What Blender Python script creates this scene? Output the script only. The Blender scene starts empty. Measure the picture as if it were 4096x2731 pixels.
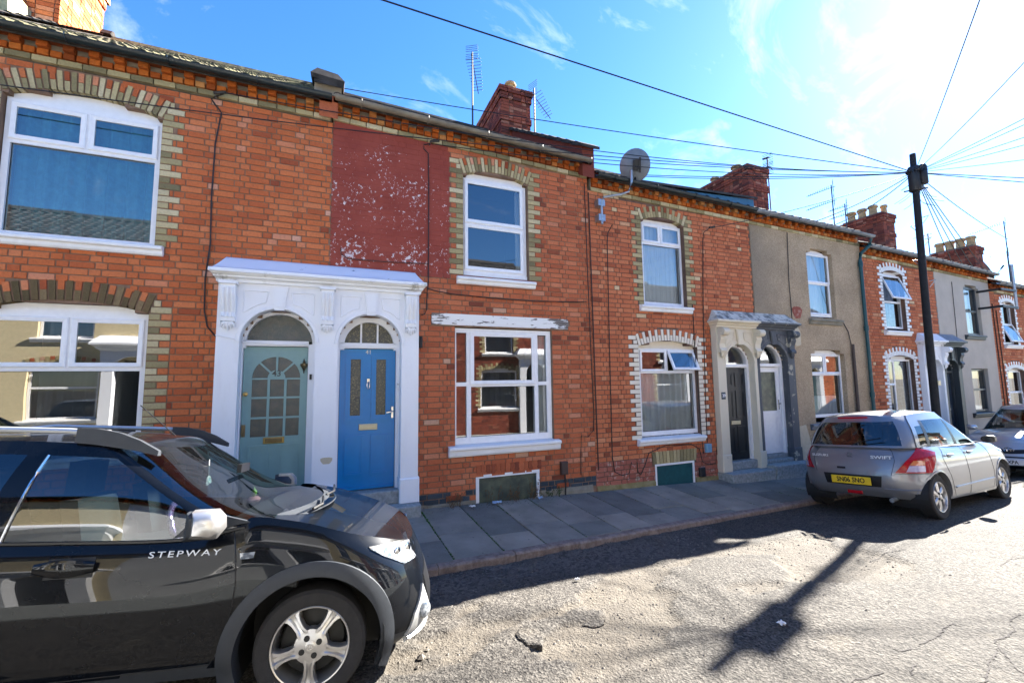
import bpy, math, random
from math import sin, cos, tan, pi, radians, sqrt, atan2, hypot
from mathutils import Vector, Matrix
random.seed(7)
sc = bpy.context.scene
COL = sc.collection

# ------------------------------------------------------------ camera, sky, sun, exposure
YAW, PITCH, ROLL = radians(22.583), radians(5.4575), radians(-0.7814)
CAMP = Vector((0, -6.4, 1.8))
fw = Vector((sin(YAW)*cos(PITCH), cos(YAW)*cos(PITCH), sin(PITCH)))
r0 = Vector((cos(YAW), -sin(YAW), 0)); u0 = r0.cross(fw)
rr = r0*cos(ROLL) + u0*sin(ROLL); uu = -r0*sin(ROLL) + u0*cos(ROLL)
cam = bpy.data.cameras.new('camera'); camo = bpy.data.objects.new('camera', cam); COL.objects.link(camo)
cam.sensor_width = 36; cam.lens = 36*1725/4096; cam.clip_start = .05; cam.clip_end = 3000
camo.matrix_world = Matrix(((rr.x, uu.x, -fw.x, CAMP.x), (rr.y, uu.y, -fw.y, CAMP.y), (rr.z, uu.z, -fw.z, CAMP.z), (0, 0, 0, 1)))
sc.camera = camo
SUN_AZ, SUN_EL = radians(16.5), radians(34)
sdir = Vector((cos(SUN_EL)*cos(SUN_AZ), cos(SUN_EL)*sin(SUN_AZ), sin(SUN_EL)))
sl = bpy.data.lights.new('sun', 'SUN'); sl.energy = 5.0; sl.angle = radians(.53); sl.color = (1, .955, .88)
so = bpy.data.objects.new('sun', sl); COL.objects.link(so); so.location = (30, 10, 30)
so.rotation_euler = sdir.to_track_quat('Z', 'Y').to_euler()
w = bpy.data.worlds.new('World'); sc.world = w; w.use_nodes = True
nt = w.node_tree; nt.nodes.clear(); N = nt.nodes.new; K = nt.links.new
out = N('ShaderNodeOutputWorld'); bg = N('ShaderNodeBackground'); sky = N('ShaderNodeTexSky')
sky.sky_type = 'NISHITA'; sky.sun_disc = False; sky.sun_elevation = SUN_EL
sky.sun_rotation = pi/2 - SUN_AZ; sky.air_density = 1.0; sky.dust_density = .16; sky.ozone_density = 5.0; sky.altitude = 100
tc = N('ShaderNodeTexCoord'); mp = N('ShaderNodeMapping'); mp.inputs['Rotation'].default_value = (.3, .5, .9); mp.inputs['Scale'].default_value = (2.2, 6.5, 5.0)
n1 = N('ShaderNodeTexNoise'); n1.inputs['Scale'].default_value = 1.3; n1.inputs['Detail'].default_value = 9; n1.inputs['Roughness'].default_value = .62; n1.inputs['Distortion'].default_value = .5
cr = N('ShaderNodeValToRGB'); cr.color_ramp.elements[0].position = .56; cr.color_ramp.elements[1].position = .80
sep = N('ShaderNodeSeparateXYZ'); up = N('ShaderNodeMath'); up.operation = 'MULTIPLY'; up.use_clamp = True
mu = N('ShaderNodeMath'); mu.operation = 'MULTIPLY'; mu.inputs[1].default_value = .42
mix = N('ShaderNodeMixRGB'); mix.inputs[2].default_value = (6.2, 6.5, 7.0, 1)
hs = N('ShaderNodeHueSaturation'); hs.inputs['Saturation'].default_value = 1.2; hs.inputs['Hue'].default_value = .506
K(tc.outputs['Generated'], mp.inputs['Vector']); K(mp.outputs[0], n1.inputs['Vector']); K(n1.outputs['Fac'], cr.inputs[0]); K(cr.outputs[0], mu.inputs[0])
K(sky.outputs[0], hs.inputs['Color']); K(hs.outputs[0], mix.inputs[1]); K(mu.outputs[0], mix.inputs[0]); K(mix.outputs[0], bg.inputs[0]); K(bg.outputs[0], out.inputs[0])
bg.inputs[1].default_value = .05
sc.view_settings.view_transform = 'Standard'; sc.view_settings.look = 'None'; sc.view_settings.exposure = 3.05; sc.view_settings.gamma = 1
sc.cycles.use_denoising = True; sc.cycles.max_bounces = 8; sc.cycles.transparent_max_bounces = 12; sc.cycles.sample_clamp_indirect = 6; sc.cycles.caustics_reflective = False; sc.cycles.caustics_refractive = False

# ------------------------------------------------------------ helpers
class MB:
    """collects geometry for ONE mesh object"""
    def __init__(s): s.v = []; s.f = []; s.t = []
    def add(s, vs, fs, tint=0.0):
        b = len(s.v); s.v += [tuple(p) for p in vs]; s.f += [tuple(i+b for i in f) for f in fs]; s.t += [tint]*len(fs); return s
    def box(s, x0, x1, y0, y1, z0, z1, tint=0.0):
        return s.add([(x0,y0,z0),(x1,y0,z0),(x1,y1,z0),(x0,y1,z0),(x0,y0,z1),(x1,y0,z1),(x1,y1,z1),(x0,y1,z1)],
                     [(3,2,1,0),(4,5,6,7),(0,1,5,4),(1,2,6,5),(2,3,7,6),(3,0,4,7)], tint)
    def bev(s, x0, x1, y0, y1, z0, z1, b=.004, tint=0.0):
        """box whose front (-y) face is chamfered"""
        return s.add([(x0,y1,z0),(x1,y1,z0),(x1,y1,z1),(x0,y1,z1),(x0,y0+b,z0),(x1,y0+b,z0),(x1,y0+b,z1),(x0,y0+b,z1),
                      (x0+b,y0,z0+b),(x1-b,y0,z0+b),(x1-b,y0,z1-b),(x0+b,y0,z1-b)],
                     [(8,9,10,11),(4,5,9,8),(5,6,10,9),(6,7,11,10),(7,4,8,11),(0,1,5,4),(1,2,6,5),(2,3,7,6),(3,0,4,7),(3,2,1,0)], tint)
    def ext(s, poly, ax, a, b, tint=0.0):
        """polygon swept along an axis: ax x -> (y,z), y -> (x,z), z -> (x,y)"""
        mk = {'x': lambda p, t: (t, p[0], p[1]), 'y': lambda p, t: (p[0], t, p[1]), 'z': lambda p, t: (p[0], p[1], t)}[ax]
        n = len(poly); ar = sum(poly[i][0]*poly[(i+1) % n][1]-poly[(i+1) % n][0]*poly[i][1] for i in range(n))
        if (ar < 0) != (ax == 'y'): poly = poly[::-1]
        if a > b: a, b = b, a
        vs = [mk(p, a) for p in poly] + [mk(p, b) for p in poly]
        return s.add(vs, [tuple(range(n))[::-1], tuple(range(n, 2*n))] + [(i, (i+1) % n, n+(i+1) % n, n+i) for i in range(n)], tint)
    def grid(s, fn, nu, nv, close=False, tint=0.0):
        vs = [fn(i/(nu-1), j/(nv-1)) for j in range(nv) for i in range(nu)]
        return s.add(vs, [(j*nu+i, j*nu+i+1, (j+1)*nu+i+1, (j+1)*nu+i) for j in range(nv-1) for i in range(nu-1)], tint)
    def rings(s, rs, cap=True, closed=True):
        n = len(rs[0]); vs = [p for r in rs for p in r]; fs = []
        for j in range(len(rs)-1):
            for i in range(n if closed else n-1):
                k = (i+1) % n; fs.append((j*n+i, j*n+k, (j+1)*n+k, (j+1)*n+i))
        if cap: fs += [tuple(range(n))[::-1], tuple(range((len(rs)-1)*n, len(rs)*n))]
        return s.add(vs, fs)
    def tube(s, path, r, n=6, cap=True):
        path = [Vector(p) for p in path]; rs = []
        for i, p in enumerate(path):
            t = (path[min(i+1, len(path)-1)] - path[max(i-1, 0)]).normalized()
            a = t.cross(Vector((0, 0, 1)) if abs(t.z) < .9 else Vector((1, 0, 0))).normalized(); b = t.cross(a)
            q = r[i] if isinstance(r, (list, tuple)) else r
            rs.append([p + a*cos(2*pi*k/n)*q + b*sin(2*pi*k/n)*q for k in range(n)])
        return s.rings(rs, cap)
    def lathe(s, prof, c=(0,0,0), ax='z', n=16, cap=True):
        rs = []
        for r, h in prof:
            ring = []
            for k in range(n):
                a = 2*pi*k/n; p = {'z': (r*cos(a), r*sin(a), h), 'y': (r*cos(a), h, r*sin(a)), 'x': (h, r*cos(a), r*sin(a))}[ax]
                ring.append((p[0]+c[0], p[1]+c[1], p[2]+c[2]))
            rs.append(ring)
        return s.rings(rs, cap)
    def stack(s, lv, yb):
        """loops (x0,x1,yfront,z) stacked upward against a wall at yb: mitred mouldings"""
        return s.rings([[(a, yb, z), (a, yf, z), (b, yf, z), (b, yb, z)] for a, b, yf, z in lv])
    def build(s, name, mt, parent=None, smooth=False, tint=False):
        me = bpy.data.meshes.new(name); me.from_pydata(s.v, [], s.f)
        if tint:
            at = me.attributes.new('tint', 'FLOAT', 'FACE'); at.data.foreach_set('value', s.t)
        if mt: me.materials.append(M[mt] if isinstance(mt, str) else mt)
        if smooth: me.polygons.foreach_set('use_smooth', [True]*len(me.polygons))
        return ob(name, me, parent)
def ob(name, me, parent=None):
    o = bpy.data.objects.new(name, me); COL.objects.link(o)
    if parent is not None: o.parent = parent
    return o
def fixn(o, ang=None):
    import bmesh
    bm = bmesh.new(); bm.from_mesh(o.data); bmesh.ops.remove_doubles(bm, verts=bm.verts, dist=1e-5); bmesh.ops.recalc_face_normals(bm, faces=bm.faces)
    bm.to_mesh(o.data); bm.free()
    if ang:
        o.data.polygons.foreach_set('use_smooth', [True]*len(o.data.polygons)); o.data.set_sharp_from_angle(angle=radians(ang))
    return o
def tag(o, label=None, cat=None, group=None, kind=None):
    if label: o['label'] = label
    if cat: o['category'] = cat
    if group: o['group'] = group
    if kind: o['kind'] = kind
    return o
def thing(name, label, cat, loc=(0,0,0), group=None, rot=(0,0,0)):
    o = bpy.data.objects.new(name, None); COL.objects.link(o); o.location = loc; o.rotation_euler = rot; o.empty_display_size = .2
    return tag(o, label, cat, group)
def copy_tree(o, parent=None):
    c = o.copy(); COL.objects.link(c); c.parent = parent
    for ch in list(o.children): copy_tree(ch, c)
    return c
def arcpts(cx, cz, r, a0, a1, n): return [(cx+r*cos(a0+(a1-a0)*i/n), cz+r*sin(a0+(a1-a0)*i/n)) for i in range(n+1)]
def lerp(a, b, t): return a+(b-a)*t
def interp(tb, x):
    if x <= tb[0][0]: return tb[0][1]
    for (a, b), (c, d) in zip(tb, tb[1:]):
        if x <= c: return b+(d-b)*(x-a)/(c-a)
    return tb[-1][1]
def sint(tb, x):
    """smooth (Catmull-Rom) interpolation of a table"""
    n = len(tb)
    if x <= tb[0][0]: return tb[0][1]
    if x >= tb[-1][0]: return tb[-1][1]
    for i in range(n-1):
        if x <= tb[i+1][0]:
            x0, y0 = tb[i]; x1, y1 = tb[i+1]; h = x1-x0; t = (x-x0)/h
            m0 = (y1-tb[i-1][1])/(x1-tb[i-1][0]) if i > 0 else (y1-y0)/h
            m1 = (tb[i+2][1]-y0)/(tb[i+2][0]-x0) if i < n-2 else (y1-y0)/h
            return (2*t**3-3*t*t+1)*y0+(t**3-2*t*t+t)*h*m0+(-2*t**3+3*t*t)*y1+(t**3-t*t)*h*m1
_fc = {}
def text(s, size, depth, name, mt, parent, mtx, bold=0.0, align='CENTER', sx=1.0, sp=1.0):
    cu = bpy.data.curves.new('lettering', 'FONT'); cu.body = s; cu.size = size; cu.extrude = depth; cu.align_x = align; cu.align_y = 'CENTER'; cu.offset = bold; cu.resolution_u = 3; cu.space_character = sp
    t = bpy.data.objects.new('lettering', cu); COL.objects.link(t)
    bpy.context.view_layer.update()
    me = bpy.data.meshes.new_from_object(t.evaluated_get(bpy.context.evaluated_depsgraph_get())); bpy.data.objects.remove(t)
    me.transform(mtx @ Matrix.Diagonal((sx, 1, 1, 1)))
    me.materials.clear(); me.materials.append(M[mt]); me.name = name
    return ob(name, me, parent)
FRONT = Matrix(((1,0,0,0),(0,0,-1,0),(0,1,0,0),(0,0,0,1)))   # text plane -> facing -y
def at(x, y, z, m=FRONT): return Matrix.Translation((x, y, z)) @ m

# ------------------------------------------------------------ materials
M = {}
class NT:
    def __init__(s, name):
        s.m = bpy.data.materials.new(name); s.m.use_nodes = True; s.t = s.m.node_tree; s.b = s.t.nodes['Principled BSDF']; s.o = s.t.nodes['Material Output']; M[name] = s.m
        s.pos = None
    def n(s, ty, **kw):
        x = s.t.nodes.new('ShaderNode'+ty)
        for k, v in kw.items(): setattr(x, k, v)
        return x
    def l(s, a, b): s.t.links.new(a, b)
    def P(s):
        if not s.pos: s.pos = s.n('NewGeometry').outputs['Position']
        return s.pos
    def noise(s, scale, detail=4, rough=.55, vec=None, stretch=None, dist=0):
        x = s.n('TexNoise'); x.inputs['Scale'].default_value = scale; x.inputs['Detail'].default_value = detail; x.inputs['Roughness'].default_value = rough; x.inputs['Distortion'].default_value = dist
        v = vec or s.P()
        if stretch:
            mp = s.n('Mapping'); mp.inputs['Scale'].default_value = stretch; s.l(v, mp.inputs['Vector']); v = mp.outputs[0]
        s.l(v, x.inputs['Vector']); return x.outputs['Fac']
    def ramp(s, fac, els, mode='LINEAR'):
        r = s.n('ValToRGB'); r.color_ramp.interpolation = mode
        while len(r.color_ramp.elements) < len(els): r.color_ramp.elements.new(.5)
        for e, (p, c) in zip(r.color_ramp.elements, els):
            e.position = p; e.color = (*c, 1) if isinstance(c, (tuple, list)) else (c, c, c, 1)
        s.l(fac, r.inputs[0]); return r.outputs[0]
    def mix(s, fac, a, b, mode='MIX'):
        x = s.n('MixRGB', blend_type=mode)
        for i, v in ((0, fac), (1, a), (2, b)):
            if isinstance(v, bpy.types.NodeSocket): s.l(v, x.inputs[i])
            elif i == 0: x.inputs[0].default_value = v
            else: x.inputs[i].default_value = (*v, 1)
        return x.outputs[0]
    def math(s, op, a, b=0.0, clamp=False):
        x = s.n('Math', operation=op, use_clamp=clamp)
        for i, v in ((0, a), (1, b)):
            if isinstance(v, bpy.types.NodeSocket): s.l(v, x.inputs[i])
            else: x.inputs[i].default_value = v
        return x.outputs[0]
    def bump(s, h, st=.3, dist=.01, prev=None):
        x = s.n('Bump'); x.inputs['Strength'].default_value = st; x.inputs['Distance'].default_value = dist; s.l(h, x.inputs['Height'])
        if prev: s.l(prev, x.inputs['Normal'])
        s.l(x.outputs[0], s.b.inputs['Normal']); return x.outputs[0]
    def col(s, c):
        if isinstance(c, bpy.types.NodeSocket): s.l(c, s.b.inputs['Base Color'])
        else: s.b.inputs['Base Color'].default_value = (*c, 1)
    def set(s, rough=.5, metal=0, spec=.5, coat=0, trans=0, ior=1.45):
        for k, v in (('Roughness', rough), ('Metallic', metal), ('Specular IOR Level', spec), ('Coat Weight', coat), ('Transmission Weight', trans), ('IOR', ior)): s.b.inputs[k].default_value = v
        return s
def simple(name, c, rough=.5, metal=0, spec=.5, coat=0, var=.12, vs=14.0, bump=0.0, bs=60.0):
    n = NT(name).set(rough, metal, spec, coat)
    f = n.noise(vs, 5)
    n.col(n.mix(1.0, c, n.ramp(f, [(.3, 1-var), (.7, 1+var*.5)]), 'MULTIPLY') if var else c)
    if bump: n.bump(n.noise(bs, 4), bump, .005)
    return n
def tint_of(n):
    a = n.n('Attribute', attribute_type='OBJECT', attribute_name='tint'); b = n.n('Attribute', attribute_type='GEOMETRY', attribute_name='tint')
    return n.math('ADD', a.outputs['Fac'], b.outputs['Fac'])
def brickm(name, els, soot=.24, rough=.9, streak=(.45, 1.0)):
    n = NT(name).set(rough, spec=.25)
    c = n.ramp(tint_of(n), els)
    c = n.mix(1.0, c, n.ramp(n.noise(38, 6, .65), [(.28, .74), (.5, 1.0), (.75, 1.12)]), 'MULTIPLY')
    c = n.mix(n.math('MULTIPLY', n.ramp(n.noise(150, 3), [(.62, 0.0), (.72, 1.0)]), .35), c, (.42, .36, .30))
    c = n.mix(soot, c, n.ramp(n.noise(1.6, 6, .6), [(.3, .55), (.65, 1.1)]), 'MULTIPLY')
    n.col(c); n.bump(n.noise(90, 6, .7), .55, .006)
brickm('brick_orange', [(0, (.274, .063, .028)), (.12, (.405, .096, .036)), (.5, (.537, .142, .048)), (.82, (.602, .188, .073)), (.95, (.614, .265, .156)), (1, (.614, .336, .234))])
brickm('brick_mid', [(0, (.209, .057, .032)), (.12, (.362, .096, .043)), (.5, (.482, .135, .059)), (.82, (.537, .171, .078)), (.95, (.548, .239, .143)), (1, (.548, .333, .223))])
brickm('brick_red', [(0, (.249, .068, .034)), (.12, (.418, .113, .050)), (.5, (.520, .158, .069)), (.82, (.576, .203, .094)), (.94, (.599, .305, .163)), (1, (.655, .497, .293))], .2)
brickm('brick_buff', [(0, (.19, .16, .085)), (.3, (.33, .27, .135)), (.65, (.48, .39, .21)), (1, (.60, .51, .32))], .3)
brickm('brick_sooty', [(0, (.10, .075, .035)), (.4, (.15, .105, .05)), (.8, (.22, .155, .075)), (1, (.27, .19, .10))], .4)
brickm('brick_dentil', [(0, (.220, .050, .012)), (.4, (.440, .100, .016)), (.8, (.500, .135, .022)), (1, (.500, .240, .086))], .3)
brickm('brick_stack', [(0, (.09, .030, .024)), (.4, (.22, .05, .032)), (.8, (.30, .075, .042)), (1, (.34, .15, .10))], .45)
brickm('brick_blue', [(0, (.020, .032, .045)), (.5, (.035, .055, .075)), (1, (.06, .08, .10))], .2, .45)
n = NT('brick_flaking').set(.9, spec=.2)   # old red wash coming off the lower courses
c = n.ramp(tint_of(n), [(0, (.27, .085, .06)), (1, (.42, .15, .105))])
c = n.mix(n.ramp(n.noise(9, 8, .7), [(.55, 0.0), (.62, .75)]), c, (.52, .40, .34)); c = n.mix(n.ramp(n.noise(4.5, 6, .6), [(.6, 0.0), (.66, .7)]), c, (.30, .27, .22)); n.col(c); n.bump(n.noise(60, 6, .7), .6, .008)
def painted(name, c, dirt=(.33, .30, .25), amt=.25, rough=.45, chip=None):
    n = NT(name).set(rough, spec=.4)
    k = n.mix(n.math('MULTIPLY', n.ramp(n.noise(5, 7, .65, stretch=(1, 1, .35)), [(.52, 0.0), (.8, 1.0)]), amt), c, dirt)
    k = n.mix(n.math('MULTIPLY', n.ramp(n.noise(60, 4), [(.6, 0.0), (.8, 1.0)]), amt*.5), k, dirt)
    if chip: k = n.mix(n.ramp(n.noise(chip[0], 9, .66), [(chip[1], 0.0), (chip[1]+.012, 1.0)]), k, chip[2])
    n.col(k); n.bump(n.noise(25, 5), .18, .006)
painted('paint_brick_cream', (.74, .67, .55), amt=.2); painted('paint_brick_white', (.78, .78, .77), amt=.15)
painted('paint_white', (.80, .81, .84), amt=.16, chip=(7, .745, (.42, .38, .32)))
painted('paint_white_worn', (.78, .78, .77), amt=.3, chip=(9, .60, (.20, .19, .18)))
painted('paint_cream', (.66, .58, .44), amt=.3, chip=(6, .72, (.30, .26, .2)))
painted('paint_slate', (.072, .078, .09), (.33, .32, .28), .5, .6, chip=(4, .60, (.36, .33, .26)))
painted('paint_black_worn', (.055, .06, .07), (.3, .29, .25), .35, .6, chip=(6, .70, (.40, .37, .30)))
painted('paint_grey_blue', (.13, .175, .215), amt=.2); painted('paint_grey_dark', (.045, .055, .06), amt=.1)
painted('sill_white', (.80, .80, .80), amt=.22, chip=(14, .74, (.33, .31, .28)))
painted('panel_red', (.20, .036, .030), (.13, .03, .025), .3, .75, chip=None)
n = NT('panel_red_flecked').set(.75, spec=.25)
base = n.mix(n.ramp(n.noise(3, 5), [(.35, 0.0), (.7, 1.0)]), (.25, .050, .034), (.31, .068, .046))
x = n.n('SeparateXYZ'); n.l(n.P(), x.inputs[0])
mz = n.ramp(n.math('MULTIPLY', n.math('SUBTRACT', x.outputs['Z'], 3.45), .5), [(0, .03), (.12, .10), (.3, .055), (.6, .085), (.85, .045), (.93, -.2)])
fl = n.math('ADD', n.noise(17, 7, .75), mz); fl = n.math('ADD', fl, n.math('MULTIPLY', n.math('SUBTRACT', n.noise(2.4, 3), .5), .35))
base = n.mix(n.ramp(fl, [(.672, 0.0), (.682, 1.0)]), base, (.66, .60, .60)); n.col(base); n.bump(n.noise(50, 5), .35, .004)
simple('mortar', (.235, .145, .095), .95, var=.35, vs=6, bump=.5, bs=120); simple('mortar_dark', (.165, .098, .070), .95, var=.35, vs=6, bump=.5, bs=120)
simple('mortar_old', (.235, .20, .15), .95, var=.4, vs=3.5, bump=.7, bs=40)
n = NT('cement').set(.95, spec=.2); n.col(n.mix(n.ramp(n.noise(4, 7, .6), [(.3, 0.0), (.7, 1.0)]), (.17, .155, .115), (.33, .30, .24))); n.bump(n.noise(30, 7, .7), .8, .012)
n = NT('cement_mossy').set(.95, spec=.2); n.col(n.mix(n.ramp(n.noise(5, 7, .6), [(.35, 0.0), (.65, 1.0)]), (.19, .15, .055), (.30, .25, .13))); n.bump(n.noise(30, 7, .7), .8, .012)
n = NT('pebbledash').set(.95, spec=.2)
vo = n.n('TexVoronoi'); vo.inputs['Scale'].default_value = 95; n.l(n.P(), vo.inputs['Vector'])
c = n.mix(1.0, n.ramp(vo.outputs['Color'], [(0, (.33, .235, .145)), (.5, (.55, .41, .265)), (1, (.70, .56, .39))]), n.ramp(n.noise(1.1, 5), [(.3, .72), (.7, 1.1)]), 'MULTIPLY')
x = n.n('SeparateXYZ'); n.l(n.P(), x.inputs[0])
st = n.math('MULTIPLY', n.ramp(n.math('ADD', x.outputs['X'], n.math('MULTIPLY', n.noise(2.2, 4), .8)), [(0, 1.0), (1, 0.0)]), .0)
rn = n.ramp(n.math('MULTIPLY', n.math('SUBTRACT', n.math('ADD', x.outputs['X'], n.math('MULTIPLY', n.noise(3, 4), .5)), 8.2), .5), [(.1, .9), (.75, 0.0)])
rn = n.math('MULTIPLY', rn, n.ramp(n.math('MULTIPLY', n.math('SUBTRACT', x.outputs['Z'], 3.0), .4), [(.0, .2), (.2, 1.0)]))
c = n.mix(n.math('MULTIPLY', rn, .75), c, (.19, .165, .13)); n.col(c); n.bump(vo.outputs['Distance'], 1.0, .012)
n = NT('render_grey').set(.85, spec=.25); n.col(n.mix(n.ramp(n.noise(2, 6), [(.3, 0.0), (.7, 1.0)]), (.42, .375, .32), (.50, .45, .385))); n.bump(n.noise(70, 5), .3, .004)
simple('render_cream', (.62, .52, .32), .85, var=.12, bump=.3); simple('render_patch', (.56, .48, .34), .85, var=.1)
simple('pvc', (.82, .82, .83), .28, spec=.5, var=.05); simple('pvc_grey', (.075, .085, .095), .35, var=.05); simple('gasket', (.02, .02, .02), .6, var=0)
n = NT('glass').set(.0); n.t.nodes.remove(n.b)
tr = n.n('BsdfTransparent'); tr.inputs[0].default_value = (.82, .88, .88, 1); gl = n.n('BsdfGlossy'); gl.inputs['Roughness'].default_value = .004
lw = n.n('LayerWeight'); lw.inputs['Blend'].default_value = .30; ms = n.n('MixShader'); bp = n.n('Bump'); bp.inputs['Strength'].default_value = .035; bp.inputs['Distance'].default_value = .02
n.l(n.noise(1.7, 1, .4), bp.inputs['Height']); n.l(bp.outputs[0], gl.inputs['Normal'])
n.l(n.math('ADD', n.math('MULTIPLY', lw.outputs['Fresnel'], .75), .21, True), ms.inputs[0]); n.l(tr.outputs[0], ms.inputs[1]); n.l(gl.outputs[0], ms.inputs[2]); n.l(ms.outputs[0], n.o.inputs[0])
n = NT('glass_obscure').set(.12, spec=1.0); n.col(n.mix(n.ramp(n.noise(10, 3), [(.4, 0.0), (.6, 1.0)]), (.03, .045, .042), (.055, .06, .05))); n.bump(n.noise(75, 2, .5, dist=1.5), .5, .01)
n = NT('glass_leaded').set(.2, spec=.9); n.col(n.mix(n.ramp(n.noise(55, 3), [(.52, 0.0), (.66, 1.0)]), (.045, .045, .03), (.20, .17, .08))); n.bump(n.noise(60, 2, .5, dist=1.5), .6, .01)
n = NT('glass_frosted').set(.3, spec=.6); x = n.n('SeparateXYZ'); n.l(n.P(), x.inputs[0]); n.col(n.mix(n.ramp(n.noise(8, 4), [(.4, 0.0), (.7, 1.0)]), (.045, .06, .05), (.11, .13, .085))); 
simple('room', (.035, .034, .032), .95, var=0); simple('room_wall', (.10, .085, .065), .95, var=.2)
n = NT('curtain').set(.9, spec=.1); n.b.inputs['Base Color'].default_value = (.72, .74, .78, 1)
n = NT('blind').set(.8, spec=.2); n.b.inputs['Base Color'].default_value = (.80, .82, .85, 1)
simple('curtain_sky_tint', (.05, .23, .30), .9, var=.2)  # turquoise curtain colour stands in for blue sky reflected in the pane
simple('curtain_dark', (.20, .24, .30), .9, var=.3)
simple('door_sage', (.20, .345, .345), .38, var=.05); simple('door_blue', (.003, .20, .50), .30, var=.05); simple('door_black', (.016, .020, .024), .35, var=.05); simple('door_navy', (.03, .05, .075), .35, var=.05)
simple('brass', (.55, .38, .14), .32, 1, var=.25); simple('brass_dull', (.21, .17, .10), .4, 1, var=.3); simple('steel', (.62, .62, .62), .25, 1, var=.1); simple('galv', (.42, .45, .48), .45, .85, var=.2)
simple('letter_cream', (.56, .50, .33), .4, .3, var=.1); simple('letter_silver', (.55, .57, .56), .4, .6, var=.1)
simple('plastic_black', (.018, .018, .019), .5, var=.1); simple('plastic_brown', (.055, .035, .03), .5, var=.1); simple('box_blue', (.16, .32, .46), .45, var=.08); simple('cable_black', (.014, .012, .012), .55, var=0); simple('cable_brown', (.06, .028, .022), .7, var=.1)
simple('lead', (.20, .22, .25), .55, .3, var=.3); simple('slate_blue', (.03, .115, .20), .55, var=.15)
n = NT('tile_mossy').set(.95, spec=.2); n.col(n.mix(n.ramp(n.noise(9, 7, .7), [(.42, 0.0), (.6, 1.0)]), (.06, .05, .035), (.16, .145, .075))); n.bump(n.noise(40, 6), .6, .01)
simple('tile_dark', (.058, .052, .048), .95, spec=.08, var=.5, vs=8, bump=.5); simple('tile_slate', (.06, .06, .062), .95, spec=.08, var=.45, vs=6, bump=.4)
simple('gutter_black', (.012, .02, .022), .35, var=.2); simple('gutter_beige', (.21, .18, .135), .5, var=.35, vs=5); simple('gutter_grey', (.17, .19, .215), .45, var=.3, vs=5); simple('pipe_green', (.012, .075, .085), .4, var=.2)
simple('pot_clay', (.42, .27, .135), .85, var=.35, vs=9, bump=.3); simple('flaunch', (.45, .40, .22), .95, var=.4, vs=7, bump=.8, bs=30)
n = NT('stone_step').set(.9, spec=.25); n.col(n.mix(n.ramp(n.noise(20, 7, .7), [(.35, 0.0), (.65, 1.0)]), (.20, .215, .21), (.36, .37, .36))); n.bump(n.noise(60, 6), .5, .006)
n = NT('hood_weathered').set(.95, spec=.2); n.col(n.mix(n.ramp(n.noise(6, 8, .7), [(.45, 0.0), (.62, 1.0)]), (.62, .60, .53), (.15, .155, .15))); n.bump(n.noise(30, 6), .6, .01)
n = NT('timber_peeling').set(.6, spec=.3); f = n.noise(5.5, 9, .68, stretch=(.55, 1, 2.6)); e = n.n('SeparateXYZ'); n.l(n.P(), e.inputs[0])
ed = n.ramp(n.math('MULTIPLY', n.math('SUBTRACT', e.outputs['X'], 1.35), .425), [(0, .15), (.13, .035), (.3, .0), (.8, .01), (.9, .05), (1, .17)])
c = n.mix(n.ramp(n.math('ADD', f, ed), [(.585, 0.0), (.60, 1.0)]), (.80, .79, .76), n.ramp(n.noise(30, 5, .6, stretch=(.2, 1, 2)), [(.3, (.10, .085, .075)), (.7, (.25, .22, .20))])); n.col(c); n.bump(n.math('ADD', f, ed), .5, .01)
# ------------------------------------------------------------ ground
from mathutils import noise as mn
def fbm(x, y, o=4, s=0.0):
    return mn.fractal(Vector((x, y, s)), 1.0, 2.0, o, noise_basis='PERLIN_ORIGINAL')
def zk(X): return -.03-.0257*(min(X, 12)-.87)-.008*max(0, X-12) if X > -4 else .095
def yk(X):
    X = min(max(X, .3), 12); return -6.4+4.5*(1.8-zk(X))/1.84
def zw(X): return .06-.0257*min(max(X, -4), 12)-.006*max(0, X-12)
def sstep(a, b, x): t = min(1, max(0, (x-a)/(b-a))); return t*t*(3-2*t)
def zr0(X, Y):
    k = yk(X); zg = zk(X)-.07; zc = -.03-.009*max(-4, min(X, 14))
    if Y > k: return zg
    return lerp(zg, zc, sstep(0, 1.5, k-Y)) if Y > -5 else lerp(zc, zc-.05, sstep(-5, -6, Y))
def wear(X, Y):
    band = sstep(-4.15, -3.6, Y+.25*fbm(X*.5, 7, 2))*sstep(-2.2, -2.7, Y)
    v = fbm(X*.75+3.1, Y*1.9, 5, 2.2)+.22*band-.22
    return sstep(.0, .09, v)*sstep(-.6, .2, X)*sstep(7.2, 5.8, X)*max(band, .0)
def lane(X, Y): return sstep(-2.75, -2.2, Y+.3*fbm(X*.8, 3.3, 3))*sstep(4.9, 3.2, X)   # broken strip by the kerb
def zroad(X, Y):
    z = zr0(X, Y)
    if -3 < X < 14 and -6.2 < Y < -1.3:
        z += .006*fbm(X*1.3, Y*1.3, 4)+.0035*fbm(X*7, Y*7, 3)*(1+1.8*lane(X, Y))
        z -= .026*wear(X, Y); z -= .02*lane(X, Y)*(.5+fbm(X*2, Y*2, 3, 5))
    return z
def steps(lst):
    o = []
    for a, b, d in lst:
        n = max(1, round((b-a)/d)); o += [a+(b-a)*i/n for i in range(n)]
    return o+[lst[-1][1]]
xs = steps([(-60, -6, 6), (-6, -1, .5), (-1, .2, .12), (.2, 5, .035), (5, 8, .06), (8, 14, .25), (14, 60, 5)])
ys = steps([(-6.3, -5, .12), (-5, -1.95, .035), (-1.95, -1.0, .1)])
mb = MB(); mb.v = [(x, y, zroad(x, y)) for y in ys for x in xs]; nx = len(xs)
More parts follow.
